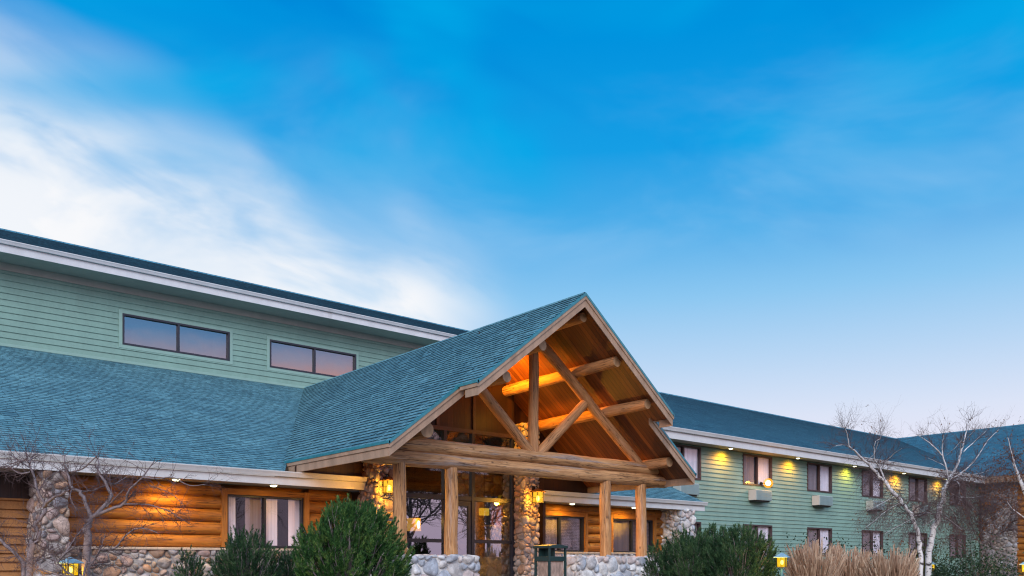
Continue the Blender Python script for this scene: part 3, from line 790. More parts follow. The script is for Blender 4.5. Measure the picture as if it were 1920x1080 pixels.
# river rock base and its ledge
rr = random.Random(3)
stone_block("stone_base", 4.0, 11.0, TL - 0.22, TL + 0.1, 0.2, H(ZB) - 0.06, 0.20, 0.065, rr, ["stone", "mortar"], lodge, "f")
mb = MB(); mb.box(4.0, 11.0, TL - 0.30, TL + 0.0, H(ZB) - 0.06, H(ZB) - .004); mb.build("stone_ledge", "ledge", lodge, bevel=0.01)
stone_block("stone_base", 15.6, 22.6, TL - 0.22, TL + 0.1, 0.2, H(ZB) - 0.06, 0.20, 0.065, rr, ["stone_pale", "mortar_pale"], lodge, "f")
mb = MB(); mb.box(15.6, 22.6, TL - 0.30, TL + 0.0, H(ZB) - 0.06, H(ZB) - .004); mb.build("stone_ledge", "ledge", lodge, bevel=0.01)
# stone fins at both ends
def flare_l(p):
    k = max(0.0, (H(1.5) - p.z) / 2.4); return V((p.x - 0.22 * k * k if p.x < 3.85 else p.x + .05 * k, p.y - 0.30 * k * k if p.y < 18.3 else p.y, p.z))
stone_block("stone_fin", 3.66, 4.06, 18.0, 19.0, 0.2, H(ZSO), 0.22, 0.085, rr, ["stone", "mortar"], lodge, "fl", flare=flare_l)
stone_block("stone_fin", 22.4, 23.05, 17.95, 18.85, 0.2, H(ZSO), 0.22, 0.085, rr, ["stone_pale", "mortar_pale"], lodge, "fl",
            flare=lambda p: V((p.x, p.y - 0.12 * max(0, (H(1.2) - p.z)) if p.y < 18.4 else p.y, p.z)))
# brown lap siding left of the fin
mb = MB(); siding(mb, (0, 19.0, 0), (1, 0, 0), (0, -1, 0), LX0, 3.7, 0.2, H(1.25), 0.17, 0.06); mb.build("brown_siding", "brown_siding", lodge)
mb = MB(); mb.box(LX0, 4.0, 19.05, 19.4, H(1.2), H(ZSO) + .2); mb.build("dark_opening_sheet", "dark_plank", lodge)  # dark sheet standing in for the shaded opening under the eave
mb = MB(); mb.box(LX0, 7.2, 21.5, 21.6, 0.2, H(ZSO)); mb.box(9.6, 25, 22.9, 23.0, 0.2, H(ZSO)); mb.build("inner_wall", "inside", lodge)

# ------------------------------------------------------------------ entrance portico
port = thing("entrance_portico", (S0, 16.0, 0.4), "gabled entrance portico of peeled logs with teal shingle roof and plank soffit", "portico")
cs = math.hypot(1, PITCH)
def portico_slope(mb, side, t0, hw0, hw1, back):
    # side -1 left, +1 right; rows from hw1 (eave) up to hw0
    L = (hw1 - hw0) * cs
    lo = lambda v: t0
    hi_ = lambda v: back(hw1 - v / cs)
    slope(mb, (S0 + side * hw1, 0, H(ZA - PITCH * hw1)), (0, 1, 0), V((-side / cs, 0, PITCH / cs)), L, lo, hi_, 0.15, 0.021, 0, True)
mb = MB()
for sd_ in (-1, 1):
    portico_slope(mb, sd_, TP - 0.03, 0.0, HW_U + 0.04, lambda w_: valley_t(S0 + w_) + .05)
    portico_slope(mb, sd_, TS - 0.03, HW_U + 0.04, HW_L + 0.04, lambda w_: valley_t(S0 + w_) + .05)
mb.tube([(S0, TP - .02, H(ZA) - .02), (S0, TW, H(ZA) - .02)], 0.05, 6)
mb.build("shingle_roof", "roof", port)
# plank soffit under the slopes
mb = MB(); SO = 0.13
for sd_ in (-1, 1):
    for (t0, h0, h1) in ((TP + .05, 0.0, HW_U - .02), (TS + .05, HW_U - .02, HW_L - .02)):
        a, b = S0 + sd_ * h0, S0 + sd_ * h1
        za, zb = H(ZA - PITCH * h0 - SO), H(ZA - PITCH * h1 - SO)
        mb.face([(a, t0, za), (b, t0, zb), (b, TG + .6, zb), (a, TG + .6, za)], 0, [(t0, h0 * cs), (t0, h1 * cs), (TG + .6, h1 * cs), (TG + .6, h0 * cs)])
mb.build("plank_soffit", "plank", port)
# rake boards, drip edges and eave fascia
def rake(mb, side, h0, h1, t, off0, off1, thick, m=0, both=False):
    a, b = S0 + side * h0, S0 + side * h1
    za, zb = H(ZA - PITCH * h0), H(ZA - PITCH * h1)
    poly = [(a, za - off0), (b, zb - off0), (b, zb - off1), (a, za - off1)]
    mb.prism(poly, "y", t - thick, t, m)
for sd_ in (-1, 1):
    md, mt, mf = MB(), MB(), MB()
    for (t, h0, h1) in ((TP, 0.0, HW_U), (TS, HW_U - 0.12, HW_L)):
        rake(md, sd_, h0, h1 + .03, t, -0.012, 0.055, 0.055)
        rake(mt, sd_, h0, h1, t, 0.055, 0.135, 0.045)
        rake(mf, sd_, h0, h1, t, 0.135, 0.30, 0.02)
    # eave runs (along the depth)
    for (h1, t0, t1) in ((HW_U, TP, TS + .05), (HW_L, TS, 18.9)):
        x = S0 + sd_ * h1; z = H(ZA - PITCH * h1)
        x0, x1 = (x - .055, x) if sd_ < 0 else (x, x + .055)
        md.box(x0, x1, t0 - .055, t1, z - .06, z - .004)
        x0, x1 = (x - .04, x) if sd_ < 0 else (x, x + .04)
        mt.box(x0, x1, t0 - .04, t1 - .15, z - .135, z - .061)
        x0, x1 = (x - .015, x + .02) if sd_ < 0 else (x - .02, x + .015)
        mf.box(x0, x1, t0 - .018, t1 - .3, z - .30, z - .136)
    md.build("drip_edge", "drip", port); mt.build("rake_trim", "board", port); mf.build("fascia_board", "board", port)
# logs
def log(name, a, b, r0, r1, mat="log", seed=0.0, wob=0.07, sag=0.0):
    a, b = V(a), V(b); k = max(6, int((b - a).length / 0.16)); mb = MB()
    pts = []
    for i in range(k + 1):
        f = i / k; p = a.lerp(b, f)
        p += V((mnoise.noise(V((f * 2.2, seed, 1))), mnoise.noise(V((f * 2.2, seed, 7))), mnoise.noise(V((f * 2.2, seed, 4))))) * 0.022
        pts.append(p)
    rad = [r0 + (r1 - r0) * i / k for i in range(k + 1)]
    rad[0] *= 0.94; rad[-1] *= 0.94
    mb.tube(pts, rad, 22, 0, 1, wob, seed)
    o = mb.build(name, [mat, "endgrain"], port, smooth=False)
    me = o.data
    me.polygons.foreach_set("use_smooth", [len(p.vertices) == 4 for p in me.polygons])
    return o
for i, s in enumerate((9.74, 11.07, 15.92, 17.28)):
    log("log_post", (s, TB, H(0.05)), (s, TB, H(2.08)), 0.150, 0.138, "log", 3.1 * i + 1)
log("tie_beam", (8.86, TB, H(2.185)), (18.3, TB, H(2.20)), 0.165, 0.168, "beam", 21.0)
log("tie_beam", (9.35, TB, H(2.495)), (17.85, TB, H(2.50)), 0.165, 0.158, "beam", 34.0)
log("king_post", (S0, TB, H(2.60)), (S0, TB, H(5.25)), 0.125, 0.115, "log_top", 41.0)
log("truss_rafter", (13.45, TB - .02, H(5.40)), (17.25, TB + .02, H(2.58)), 0.13, 0.125, "log_top", 47.0)
log("truss_rafter", (13.49, TB - .02, H(5.40)), (9.72, TB + .02, H(2.58)), 0.13, 0.125, "log_top", 53.0)
log("truss_strut", (11.88, TB, H(3.90)), (13.40, TB, H(2.58)), 0.125, 0.12, "log_top", 59.0)
log("truss_strut", (13.62, TB, H(2.58)), (15.15, TB, H(3.95)), 0.12, 0.12, "log_top", 66.0)
log("purlin_log", (S0 + .22, TP + .25, H(5.53)), (S0 + .02, TG + .3, H(5.50)), 0.115, 0.12, "log_top", 71.0)
log("purlin_log", (14.79, TP + .25, H(4.70)), (14.79, TG + .3, H(4.62)), 0.13, 0.145, "log_top", 77.0)
log("purlin_log", (15.87, TP + .25, H(3.84)), (15.87, TG + .3, H(3.78)), 0.13, 0.145, "log_top", 83.0)
log("purlin_log", (17.45, TS + .25, H(2.61)), (17.45, TG + .3, H(2.56)), 0.135, 0.145, "log_top", 88.0)
log("purlin_log", (12.45, TP + .25, H(4.70)), (12.35, TG + .3, H(4.72)), 0.125, 0.135, "log_top", 93.0)
log("purlin_log", (11.44, TP + .25, H(3.88)), (11.34, TG + .3, H(3.95)), 0.125, 0.135, "log_top", 99.0)
log("purlin_log", (9.87, TS + .25, H(2.69)), (9.75, TG + .3, H(2.72)), 0.17, 0.17, "log_top", 105.0)
# dark boarded gable wall behind
GL0, GL1 = 11.28, 15.06
tgw = TG + 0.22
def gp(s, z): return (s, tgw, H(z))
for (a, b) in ((8.75, GL0), (GL1, 18.2)):
    k = 14; mb = MB()
    for i in range(k):
        s0_, s1_ = a + (b - a) * i / k, a + (b - a) * (i + 1) / k
        mb.face([gp(s0_, ZSO), gp(s1_, ZSO), (s1_, tgw, roof_z(s1_) - SO), (s0_, tgw, roof_z(s0_) - SO)], 0, [(s0_, 0), (s1_, 0), (s1_, 1), (s0_, 1)])
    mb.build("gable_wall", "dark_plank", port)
# stone pillars flanking the doors
rr = random.Random(11)
def flare_p(p):
    k = max(0.0, (H(1.9) - p.z) / 2.4)
    return V((p.x - 0.75 * k * k if p.x < 10.9 else p.x, p.y - 0.25 * k * k if p.y < 17.6 else p.y, p.z))
stone_block("stone_pillar", 10.55, 11.25, 17.35, 18.2, 0.3, H(3.1), 0.20, 0.07, rr, ["stone", "mortar"], port, "fl", flare=flare_p)
stone_block("stone_pillar", 15.06, 15.52, 17.32, 18.2, 0.3, H(3.72), 0.19, 0.07, rr, ["stone", "mortar"], port, "flt")

# ------------------------------------------------------------------ glazed entrance
ent = thing("glass_entrance", ((GL0 + GL1) / 2, TG, 0.46), "tall dark framed glass entrance with doors between two stone pillars", "entrance")
ZH, ZR = 1.66, 0.56
mull = [GL0 + .04, 12.74, 13.63, GL1 - .06]
mb = MB()
for s in mull: mb.box(s - .05, s + .05, TG - .06, TG + .06, 0.46, H(3.36))
mb.box(GL0, GL1, TG - .05, TG + .05, H(ZH - .06), H(ZH + .06))
mb.box(GL0, GL1, TG - .045, TG + .045, 0.462, 0.56)
mb.build("frame", "frame_dark", ent, bevel=0.006)
for a, b in ((GL0 + .095, mull[1] - .052), (mull[2] + .052, GL1 - .115)):
    mb = MB(); mb.box(a, b, TG - .04, TG + .04, H(ZR - .05), H(ZR + .04)); mb.build("middle_rail", "frame_dark", ent)
mb = MB()
mb.box(GL0, GL1, TG - .055, TG + .055, H(3.36), H(3.46))
for s in (12.52, 13.68): mb.box(s - .045, s + .045, TG - .05, TG + .05, H(3.462), roof_z(s) - SO - .02)
mb.build("gable_bars", "frame_brown", ent)
for a, b in zip(mull, mull[1:]):
    if a == mull[1]: continue
    for (z0, z1) in ((H(ZR + .04), H(ZH - .06)), (0.56, H(ZR - .05))):
        m2 = MB(); m2.face([(a + .05, TG, z0), (b - .05, TG, z0), (b - .05, TG, z1), (a + .05, TG, z1)]); m2.build("pane", "glass", ent)
for a, b in zip(mull, mull[1:]):
    m2 = MB(); m2.face([(a + .05, TG, H(ZH + .06)), (b - .05, TG, H(ZH + .06)), (b - .05, TG, H(3.36)), (a + .05, TG, H(3.36))]); m2.build("transom_pane", "glass_low", ent)
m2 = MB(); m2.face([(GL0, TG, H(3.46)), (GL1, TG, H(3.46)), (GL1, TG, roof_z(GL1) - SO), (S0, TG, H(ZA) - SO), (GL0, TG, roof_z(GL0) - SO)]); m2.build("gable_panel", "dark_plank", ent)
# the door leaf
a, b = mull[1] + .055, mull[2] - .055
mb = MB()
mb.box(a, a + .09, TG - .04, TG + .02, 0.57, H(ZH - .07)); mb.box(b - .09, b, TG - .04, TG + .02, 0.57, H(ZH - .07))
mb.box(a + .09, b - .09, TG - .038, TG + .018, H(ZH - .2), H(ZH - .07)); mb.box(a + .09, b - .09, TG - .038, TG + .018, 0.57, 0.8)
door = mb.build("door", "frame_dark", ent)
m2 = MB(); m2.face([(a + .09, TG, .8), (b - .09, TG, .8), (b - .09, TG, H(ZH - .2)), (a + .09, TG, H(ZH - .2))]); m2.build("pane", "glass", door)
m2 = MB(); m2.tube([(a + .05, TG - .05, H(.15)), (a + .05, TG - .10, H(.17)), (a + .05, TG - .10, H(.62)), (a + .05, TG - .05, H(.64))], 0.014, 8); m2.build("handle", "ac_side", door)
# the lobby seen through it
mb = MB()
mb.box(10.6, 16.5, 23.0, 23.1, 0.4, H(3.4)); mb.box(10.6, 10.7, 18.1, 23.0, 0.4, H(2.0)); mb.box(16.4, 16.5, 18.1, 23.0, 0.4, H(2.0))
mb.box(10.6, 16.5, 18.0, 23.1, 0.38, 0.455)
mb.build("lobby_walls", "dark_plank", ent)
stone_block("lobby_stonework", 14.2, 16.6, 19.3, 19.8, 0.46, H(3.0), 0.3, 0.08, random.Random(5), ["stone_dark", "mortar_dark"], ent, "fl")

# ------------------------------------------------------------------ guest wing (right) and the end wing
TR, TRE = 20.25, 19.62
wing = thing("guest_wing", (36, TR, 0.3), "two storey guest wing with sage green lap siding and a row of paired windows", "building")
WX0, WX1 = 22.0, 52.1
OPEN = []
for k in range(6):
    a = 24.35 + 4.72 * k
    OPEN.append((a, a + 2.03, H(3.12), H(4.36))); OPEN.append((a, a + 2.03, H(0.28), H(1.54)))
mb = MB()
siding(mb, (0, TR, 0), (1, 0, 0), (0, -1, 0), WX0, WX1, 0.2, H(4.40), 0.165, 0.03, OPEN)
mb.box(WX0 + .1, WX1, TR + 1.2, TR + 1.4, 0.2, H(4.4)); mb.box(WX0, WX0 + .1, TR + .03, 29, 0.2, H(4.4))
mb.build("siding_wall", "siding", wing)
for i, (a, b, z0, z1) in enumerate(OPEN):
    k = i // 2
    cur = ((0.03, 0.47, "curtain_grey"), (0.52, 0.98, "curtain")) if k not in (4,) else ((0.03, 0.47, "curtain_grey"), (0.53, 0.97, "curtain_grey"))
    if i % 2: cur = ((0.03, 0.49, "curtain_grey"), (0.52, 0.97, "curtain")) if k in (1, 2, 3) else ((0.03, 0.97, "curtain_grey"),)
    window(wing, (0, TR, 0), (1, 0, 0), (0, -1, 0), a, b, z0, z1, 0.062, (0.5,), "frame_brown", "glass_clear", 0.03, None, 0.1, cur, "inside", 0.4)
ZWS, ZWF = 4.40, 4.42
mb = MB(); mb.face([(WX0, TRE, H(ZWF)), (WX1, TRE, H(ZWF)), (WX1, TR + .2, H(ZWF)), (WX0, TR + .2, H(ZWF))]); mb.build("soffit", "soffit", wing)
mb = MB(); mb.box(WX0, WX1 - .9, TRE - .03, TRE, H(ZWF - .02), H(ZWF + .24)); mb.build("fascia", "white", wing)
gutter("gutter", WX0, WX1 - .8, TRE - .032, H(ZWF + .37), wing, 0.13, 0.13)
PW = 0.42; sl = math.hypot(1, PW); TRR = 29.3; ZW0 = ZWF + .355
mb = MB()
slope(mb, (0, TRE - .06, H(ZW0)), (1, 0, 0), V((0, 1 / sl, PW / sl)), (TRR - TRE + .06) * sl, lambda v: WX0 - .2, lambda v: 51.0 + v / sl)
zr = H(ZW0) + PW * (TRR - TRE + .06)
mb.face([(WX0 - .2, TRR, zr), (60, TRR, zr), (60, TRR + 9.6, zr - 4.0), (WX0 - .2, TRR + 9.6, zr - 4.0)])
mb.tube([(WX0 - .2, TRR, zr - .02), (60.6, TRR, zr - .02)], 0.07, 6)
mb.build("roof", "roof_dark", wing)
mb = MB(); mb.prism([(TRE + .2, H(4.4)), (TRR, zr - .1), (TRR + 9.4, H(4.4))], "x", WX0 - .1, WX0); mb.build("gable_end", "siding", wing)

endw = thing("end_wing", (56, 16, 0.3), "far end wing turning toward the viewer with river rock and amber log walls", "building")
XE = 51.0; XW = 52.0
mb = MB()
slope(mb, (XE - .06, 0, H(ZW0)), (0, 1, 0), V((1 / sl, 0, PW / sl)), (9.68 + .06) * sl, lambda v: -12.0, lambda v: TRE + v / sl)
xr = XE + 9.68; zr2 = H(ZW0) + PW * 9.74
mb.tube([(xr, -12, zr2 - .02), (xr, TRR, zr2 - .02)], 0.07, 6)
mb.face([(xr, -12, zr2), (xr, TRR, zr2), (xr + 9.6, TRR, zr2 - 4), (xr + 9.6, -12, zr2 - 4)])
mb.build("roof", "roof_dark", endw)
mb = MB(); mb.box(XE - .03, XE, -12, TRE, H(ZWF - .0), H(ZWF + .36)); mb.build("fascia", "board", endw)
mb = MB(); mb.face([(XE, -12, H(ZWF)), (XE, TRE + .6, H(ZWF)), (XW + .3, TRE + .6, H(ZWF)), (XW + .3, -12, H(ZWF))]); mb.build("soffit", "soffit", endw)
stone_block("stone_wall", XW - .25, XW + .3, 18.35, 20.1, 0.2, H(ZWF), 0.30, 0.10, random.Random(21), ["stone_grey", "mortar"], endw, "fl")
mb = MB(); n = 16; zz = [0.2 + (H(ZWF) - .2) * i / n for i in range(n + 1)]
wo = (15.6, 17.2)
for i in range(n):
    zc = (zz[i] + zz[i + 1]) / 2; r = (zz[1] - zz[0]) * .53
    segs = [(-12.0, 18.35)]
    if (H(-.3) < zc < H(1.5)) or (H(2.5) < zc < H(4.0)): segs = [(-12.0, wo[0]), (wo[1], 18.35)]
    for p, q in segs:
        mb.tube([(XW + .1, p + (q - p) * j / 12, zc) for j in range(13)], r, 14, 0, None, 0.05, i * 1.9)
mb.build("log_wall", "wall_log", endw, smooth=True)
for z0, z1 in ((H(-.3), H(1.5)), (H(2.5), H(4.0))):
    window(endw, (XW, 0, 0), (0, -1, 0), (-1, 0, 0), -wo[1] + .02, -wo[0] - .02, z0, z1, 0.08, (0.5,), "frame_dark", "glass_low", 0.02, "trim_wood", 0.13, ((0.05, .95, "curtain_grey"),), "inside", 0.4)

# air conditioners set through the walls
def air_conditioner(loc, label, first=[None]):
    if first[0] is None:
        x, y, z = loc
        r = thing("air_conditioner", loc, label, "air conditioner", "air conditioners set through the walls")
        mb = MB(); mb.box(x, x + 1.1, y - .36, y, z, z + .42); mb.build("casing", "ac_side", r, bevel=0.012)
        mb = MB(); mb.box(x + .02, x + 1.08, y - .375, y - .362, z + .015, z + .405)
        for i in range(13): mb.box(x + .06, x + 1.04, y - .383, y - .376, z + .04 + i * .027, z + .055 + i * .027)
        mb.build("front_grille", "ac", r)
        mb = MB(); mb.box(x + .06, x + 1.04, y - .30, y - .02, z - .05, z - .001); mb.build("drip_tray", "black", r)
        first[0] = r; return r
    c = copy_tree(first[0]); c.location = loc; c["label"] = label; return c
xk = [24.35 + 4.72 * k for k in range(6)]
names = ["grey air conditioner partly hidden behind the low teal roof edge right of the portico", "grey air conditioner under the upper window with the glowing orange lamp",
         "grey air conditioner under the third upper guest window, left of the white birch", "grey air conditioner behind the left birch stem's twigs",
         "grey air conditioner behind the two birch stems, below the fifth upper window", None]
for k, nm in enumerate(names):
    if nm: air_conditioner((xk[k] + .36, TR - .03, H(2.50)), nm)
p = on_t(1062, 1074, TL - .25)
air_conditioner((p.x, TL - .25, H(-.28)), "pale air conditioner low in the stone base beside the pebble waste bins")

# ------------------------------------------------------------------ low stone walls under the log posts
rr = random.Random(17)
for (a, b, lab) in ((8.9, 11.55, "low pale river rock wall carrying the left pair of log posts, beside the big juniper"),
                    (14.72, 17.9, "low river rock wall carrying the right pair of log posts, beside the dark pines")):
    o = stone_block("stone_wall", a, b, TB - .32, TB + .32, 0.15, H(0.13), 0.27, 0.085, rr, ["stone_pale", "mortar_pale"], None, "flrt", at=((a + b) / 2, TB, 0.2))
    tag(o, lab, "stone wall", "low stone walls under the porch posts")

# ------------------------------------------------------------------ lamps
WARM = (1.0, 0.50, 0.10)
def recessed(loc, label, energy, colr, group, drop, size=0.055, first=[None]):
    if first[0] is None:
        r = thing("soffit_light", loc, label, "soffit light", group)
        x, y, z = loc
        mb = MB(); mb.tube([(x, y, z - .03), (x, y, z - .004)], 0.095, 18, 0, 0); mb.build("trim_ring", "white", r)
        mb = MB(); 
        for i in range(3): pass
        mb.tube([(x, y, z - .062), (x, y, z - .05), (x, y, z - .031)], [0.05, 0.072, 0.075], 16, 0, 0); mb.build("bulb", "bulb_white", r, smooth=False)
        first[0] = r
    else:
        r = copy_tree(first[0]); r.location = loc; r["label"] = label; r["group"] = group
    ORIGIN[r.name] = V(loc)
    x, y, z = loc
    point_light("soffit_beam", (x, y + .06, z - drop), energy, colr, 0.10, r, ((0, .35, -1), math.radians(165)))
    return r
g1, g2 = "soffit lights along the guest wing", "soffit lights under the low eave"
for i, (s, lab, c, e) in enumerate(((27.7, "amber soffit light between the first and second upper guest windows", (1, .33, .0), 130),
        (32.4, "amber soffit light between the second and third upper guest windows", (1, .33, .0), 115),
        (37.1, "pale yellow soffit light left of the birch, casting a greenish pool", (1, .62, .03), 60),
        (41.85, "amber soffit light behind the birch twigs, casting a deep gold pool", (1, .28, .0), 140),
        (46.6, "amber soffit light where the right birch stem forks", (1, .30, .0), 120))):
    recessed((s, TRE + .2, H(ZWF)), lab, e, c, g1, .16)
for px, py, lab in ((330, 897, "small soffit light above the log wall behind bare twigs"), (513, 908, "small soffit light over the curtained log wall window"),
                    (1073, 945, "small soffit light right of the pillar lantern"), (1189, 951, "small soffit light behind the rightmost log post")):
    s = on_t(px, py, TE + .14).x
    recessed((s, TE + .14, H(ZSO)), lab, 14 if px == 513 else 105, (1, .56, .07), g2, .09)

def lantern(loc, label):
    x, y, z = loc
    r = thing("wall_lantern", loc, label, "lantern", "lanterns on the entrance pillars")
    mb = MB(); mb.box(x - .05, x + .05, y + .17, y + .19, z + .05, z + .34); mb.build("back_plate", "black", r, bevel=.006)
    mb = MB(); mb.tube([(x, y + .17, z + .20), (x, y + .12, z + .31), (x, y + .03, z + .33), (x, y, z + .27)], 0.013, 8); mb.build("arm", "black", r, smooth=True)
    mb = MB()
    def ring(h, zz): return [(x - h, y - h, zz), (x + h, y - h, zz), (x + h, y + h, zz), (x - h, y + h, zz)]
    A, B, T = ring(.165, z + .17), ring(.15, z + .19), (x, y, z + .275)
    for i in range(4):
        j = (i + 1) % 4
        mb.face([A[i], A[j], B[j], B[i]]); mb.face([B[i], B[j], T])
    mb.face(A[::-1]); mb.build("roof", "copper", r)
    mb = MB(); h = .10
    for sx in (-1, 1):
        for sy in (-1, 1): mb.box(x + sx * h - .009, x + sx * h + .009, y + sy * h - .009, y + sy * h + .009, z - .10, z + .168)
    for sx in (-1, 1):
        mb.box(x + sx * h - .007, x + sx * h + .007, y - h + .01, y + h - .01, z + .02, z + .03); 
        mb.box(x - h + .01, x + h - .01, y + sx * h - .007, y + sx * h + .007, z + .02, z + .03)
        mb.box(x - .006, x + .006, y + sx * h - .0065, y + sx * h + .0065, z - .10, z + .019)
        mb.box(x + sx * h - .0065, x + sx * h + .0065, y - .006, y + .006, z - .10, z + .019)
    mb.box(x - h - .012, x + h + .012, y - h - .012, y + h + .012, z - .118, z - .101)
    mb.build("cage", "black", r)
    mb = MB(); q = h - .012; mb.box(x - q, x + q, y - q, y + q, z - .10, z + .166); mb.build("glass", "lamp", r)
    mb = MB(); mb.tube([(x, y, z - .06), (x, y, z), (x, y, z + .06)], [.03, .042, .03], 10, 0, 0); mb.build("bulb", "bulb", r, smooth=True)
    point_light("lantern_glow", (x, y - .24, z - .02), 75, (1.0, 0.46, 0.04), 0.08, r)
    point_light("lantern_glow", (x - .22, y + .02, z - .04), 18, (1.0, 0.42, 0.03), 0.06, r)
    return r
p = on_t(728, 915, 17.35 - .19); lantern((p.x, 17.35 - .22, p.z), "black lantern with amber glass on the left pillar, half behind a log post")
p = on_t(1008, 935, 17.32 - .19); lantern((p.x - .05, 17.32 - .26, p.z), "copper roofed lantern glowing amber on the right stone pillar")

def path_lamp(loc, top, k, label, post=True):
    x, y, z0 = loc
    r = thing("path_lamp", loc, label, "path lamp", "blue roofed path lamps in the planting beds")
    a = math.radians(20); 
    def rect(h, zz, off=0): return [(x + h * math.cos(a + math.pi / 4 + i * math.pi / 2), y + h * math.sin(a + math.pi / 4 + i * math.pi / 2), zz) for i in range(4)]
    R1, T = rect(.27 * k, top - .125 * k), (x, y, top)
    R0 = rect(.265 * k, top - .14 * k)
    mb = MB()
    for i in range(4):
        j = (i + 1) % 4; mb.face([R1[i], R1[j], T]); mb.face([R0[i], R0[j], R1[j], R1[i]])
    mb.face(R0[::-1]); mb.build("roof", "patina", r)
    zt, zb = top - .145 * k, top - .40 * k
    mb = MB(); U, L_ = rect(.155 * k, zt), rect(.145 * k, zb)
    for i in range(4): mb.face([L_[i], L_[(i + 1) % 4], U[(i + 1) % 4], U[i]])
    mb.face(L_[::-1]); mb.build("glass", "lamp_soft", r)
    mb = MB(); zc = (zt + zb) / 2; mb.tube([(x, y, zc - .06 * k), (x, y, zc), (x, y, zc + .06 * k)], [.03 * k, .045 * k, .03 * k], 10, 0, 0); mb.build("bulb", "bulb", r, smooth=True)
    mb = MB(); U, L_ = rect(.162 * k, zt), rect(.152 * k, zb)
    for i in range(4):
        mb.bar(U[i], L_[i], .016 * k, .016 * k)
        mb.bar(L_[i], L_[(i + 1) % 4], .02 * k, .02 * k)
        mu = [(U[i][c] + U[(i + 1) % 4][c]) / 2 for c in range(3)]; ml = [(L_[i][c] + L_[(i + 1) % 4][c]) / 2 for c in range(3)]
        mb.bar(mu, ml, .01 * k, .01 * k)
    mb.build("cage", "black", r)
    mb = MB(); mb.tube([(x, y, z0 - .1), (x, y, zb - .008)], [.05 * k, .04 * k], 10, 0, 0)
    mb.build("post", "post_blue", r)
    for dx, dy in ((-.45, -.1), (.3, .35)): point_light("path_glow", (x + dx * k, y + dy * k, zb + .1 * k), 14 * k, (1.0, 0.52, 0.03), 0.1, r)
    return r
for px, py, D, k, lab in ((132, 1044, 11.3, 0.62, "path lamp with pale blue roof below the bare shrub's trunk"), (1466, 1036, 17.0, 0.72, "path lamp on a blue post between dark pine and dry grass"),
                          (1748, 1053, 27.5, 0.72, "small amber path lamp just right of the birch stem bases"), (1922, 1052, 22.0, 0.7, "path lamp at the right edge under the rust leaved birch")):
    q = on_d(px, py, D); path_lamp((q.x, q.y, ground_z(q.x, q.y)), q.z, k, lab)

# round bulb on the guest wing
p = on_t(1438, 906, TR - .30)
r = thing("wall_lamp", (p.x, TR - .02, p.z), "round glaring orange lamp at the corner of the second upper guest window", "wall lamp")
mb = MB(); mb.tube([(p.x, TR - .0, p.z), (p.x, TR - .06, p.z)], 0.07, 14, 0, 0); mb.tube([(p.x, TR - .06, p.z), (p.x, TR - .25, p.z)], 0.018, 8, 0, 0); mb.build("arm", "black", r)
def ball(mb, c, rad, m=0, n=14, k=9, sq=(1, 1, 1)):
    c = V(c); vs = []; fs = []
    for i in range(k + 1):
        ph = math.pi * i / k
        for j in range(n):
            th = 2 * math.pi * j / n
            vs.append(c + V((math.sin(ph) * math.cos(th) * rad * sq[0], math.sin(ph) * math.sin(th) * rad * sq[1], math.cos(ph) * rad * sq[2])))
    for i in range(k):
        for j in range(n): fs.append((i * n + j, (i + 1) * n + j, (i + 1) * n + (j + 1) % n, i * n + (j + 1) % n))
    mb.raw(vs, fs, m)
mb = MB(); ball(mb, (p.x, TR - .36, p.z), 0.11); mb.build("bulb", "bulb", r, smooth=True)
mb = MB(); ball(mb, (p.x, TR - .36, p.z), 0.20, 0, 20, 12); mb.build("glare_globe", "glare_globe", r, smooth=True)  # glowing shell added around the bulb to imitate its glare
point_light("globe_glow", (p.x, TR - .55, p.z + .05), 40, (1.0, 0.40, 0.03), 0.1, r)

# up light standing on the right pillar head, washing the roof frame
up = V((13.0, 16.8, H(5.12)))
r = thing("up_light", tuple(up), "amber lamp under the portico ridge behind the truss, washing the roof frame", "up light")
mb = MB(); mb.tube([up, up + V((0, 0, .14))], [.05, .09], 12, 0, 0); mb.tube([up, up + V((.1, 0, .6))], .02, 8, 0, 0); mb.build("housing", "black", r)
point_light("up_light_beam", up + V((.12, -.02, .02)), 900, (1.0, 0.36, 0.02), 0.08, r, ((1, -.10, -.32), math.radians(110)))
point_light("up_light_beam", (14.6, 16.85, H(3.85)), 14, (1.0, 0.45, 0.03), 0.06, r)

# lobby lamps and stonework added in place of reflections in the entrance glass
p = on_t(776, 984, 18.7)  # lamp modelled in place of a lantern's reflection
r = thing("reflection_lamp", (p.x, 18.7, .46), "floor lamp with amber drum shade standing in for a lantern reflected in the left entrance glass", "floor lamp")
mb = MB(); mb.tube([(p.x, 18.7, p.z - .16), (p.x, 18.7, p.z + .17)], [.19, .18], 24, 0, None); mb.build("shade", "shade", r, smooth=True)
mb = MB(); mb.tube([(p.x, 18.7, .46), (p.x, 18.7, .5), (p.x, 18.7, .52), (p.x, 18.7, p.z + .25)], [.14, .13, .014, .014], 12, 0, 0); mb.build("stand", "copper", r)
mb = MB(); ball(mb, (p.x, 18.48, p.z), .035, sq=(1, 1, 3)); mb.build("bulb", "bulb", r, smooth=True)
point_light("lamp_glow", (p.x, 18.4, p.z + .1), 10, (1, .5, .08), .1, r)
p = on_t(921, 1000, 18.9)  # column modelled in place of a reflected pillar
o = stone_block("reflection_column", p.x - .30, p.x + .30, 18.6, 19.15, .46, H(1.02), .22, .08, random.Random(8), ["stone", "mortar"], None, "flt",
                flare=lambda q: V((p.x + (q.x - p.x) * (1.25 if q.z < H(.7) else .8), q.y, q.z)), at=(p.x, 18.9, .46))
tag(o, "squat stone column lit amber, standing in for a pillar reflected in the entrance glass", "stone column")
pl = point_light("added_column_light", (p.x - .15, 18.25, H(1.25)), 16, (1, .45, .05), .06)  # added light without a fixture, brightens the column
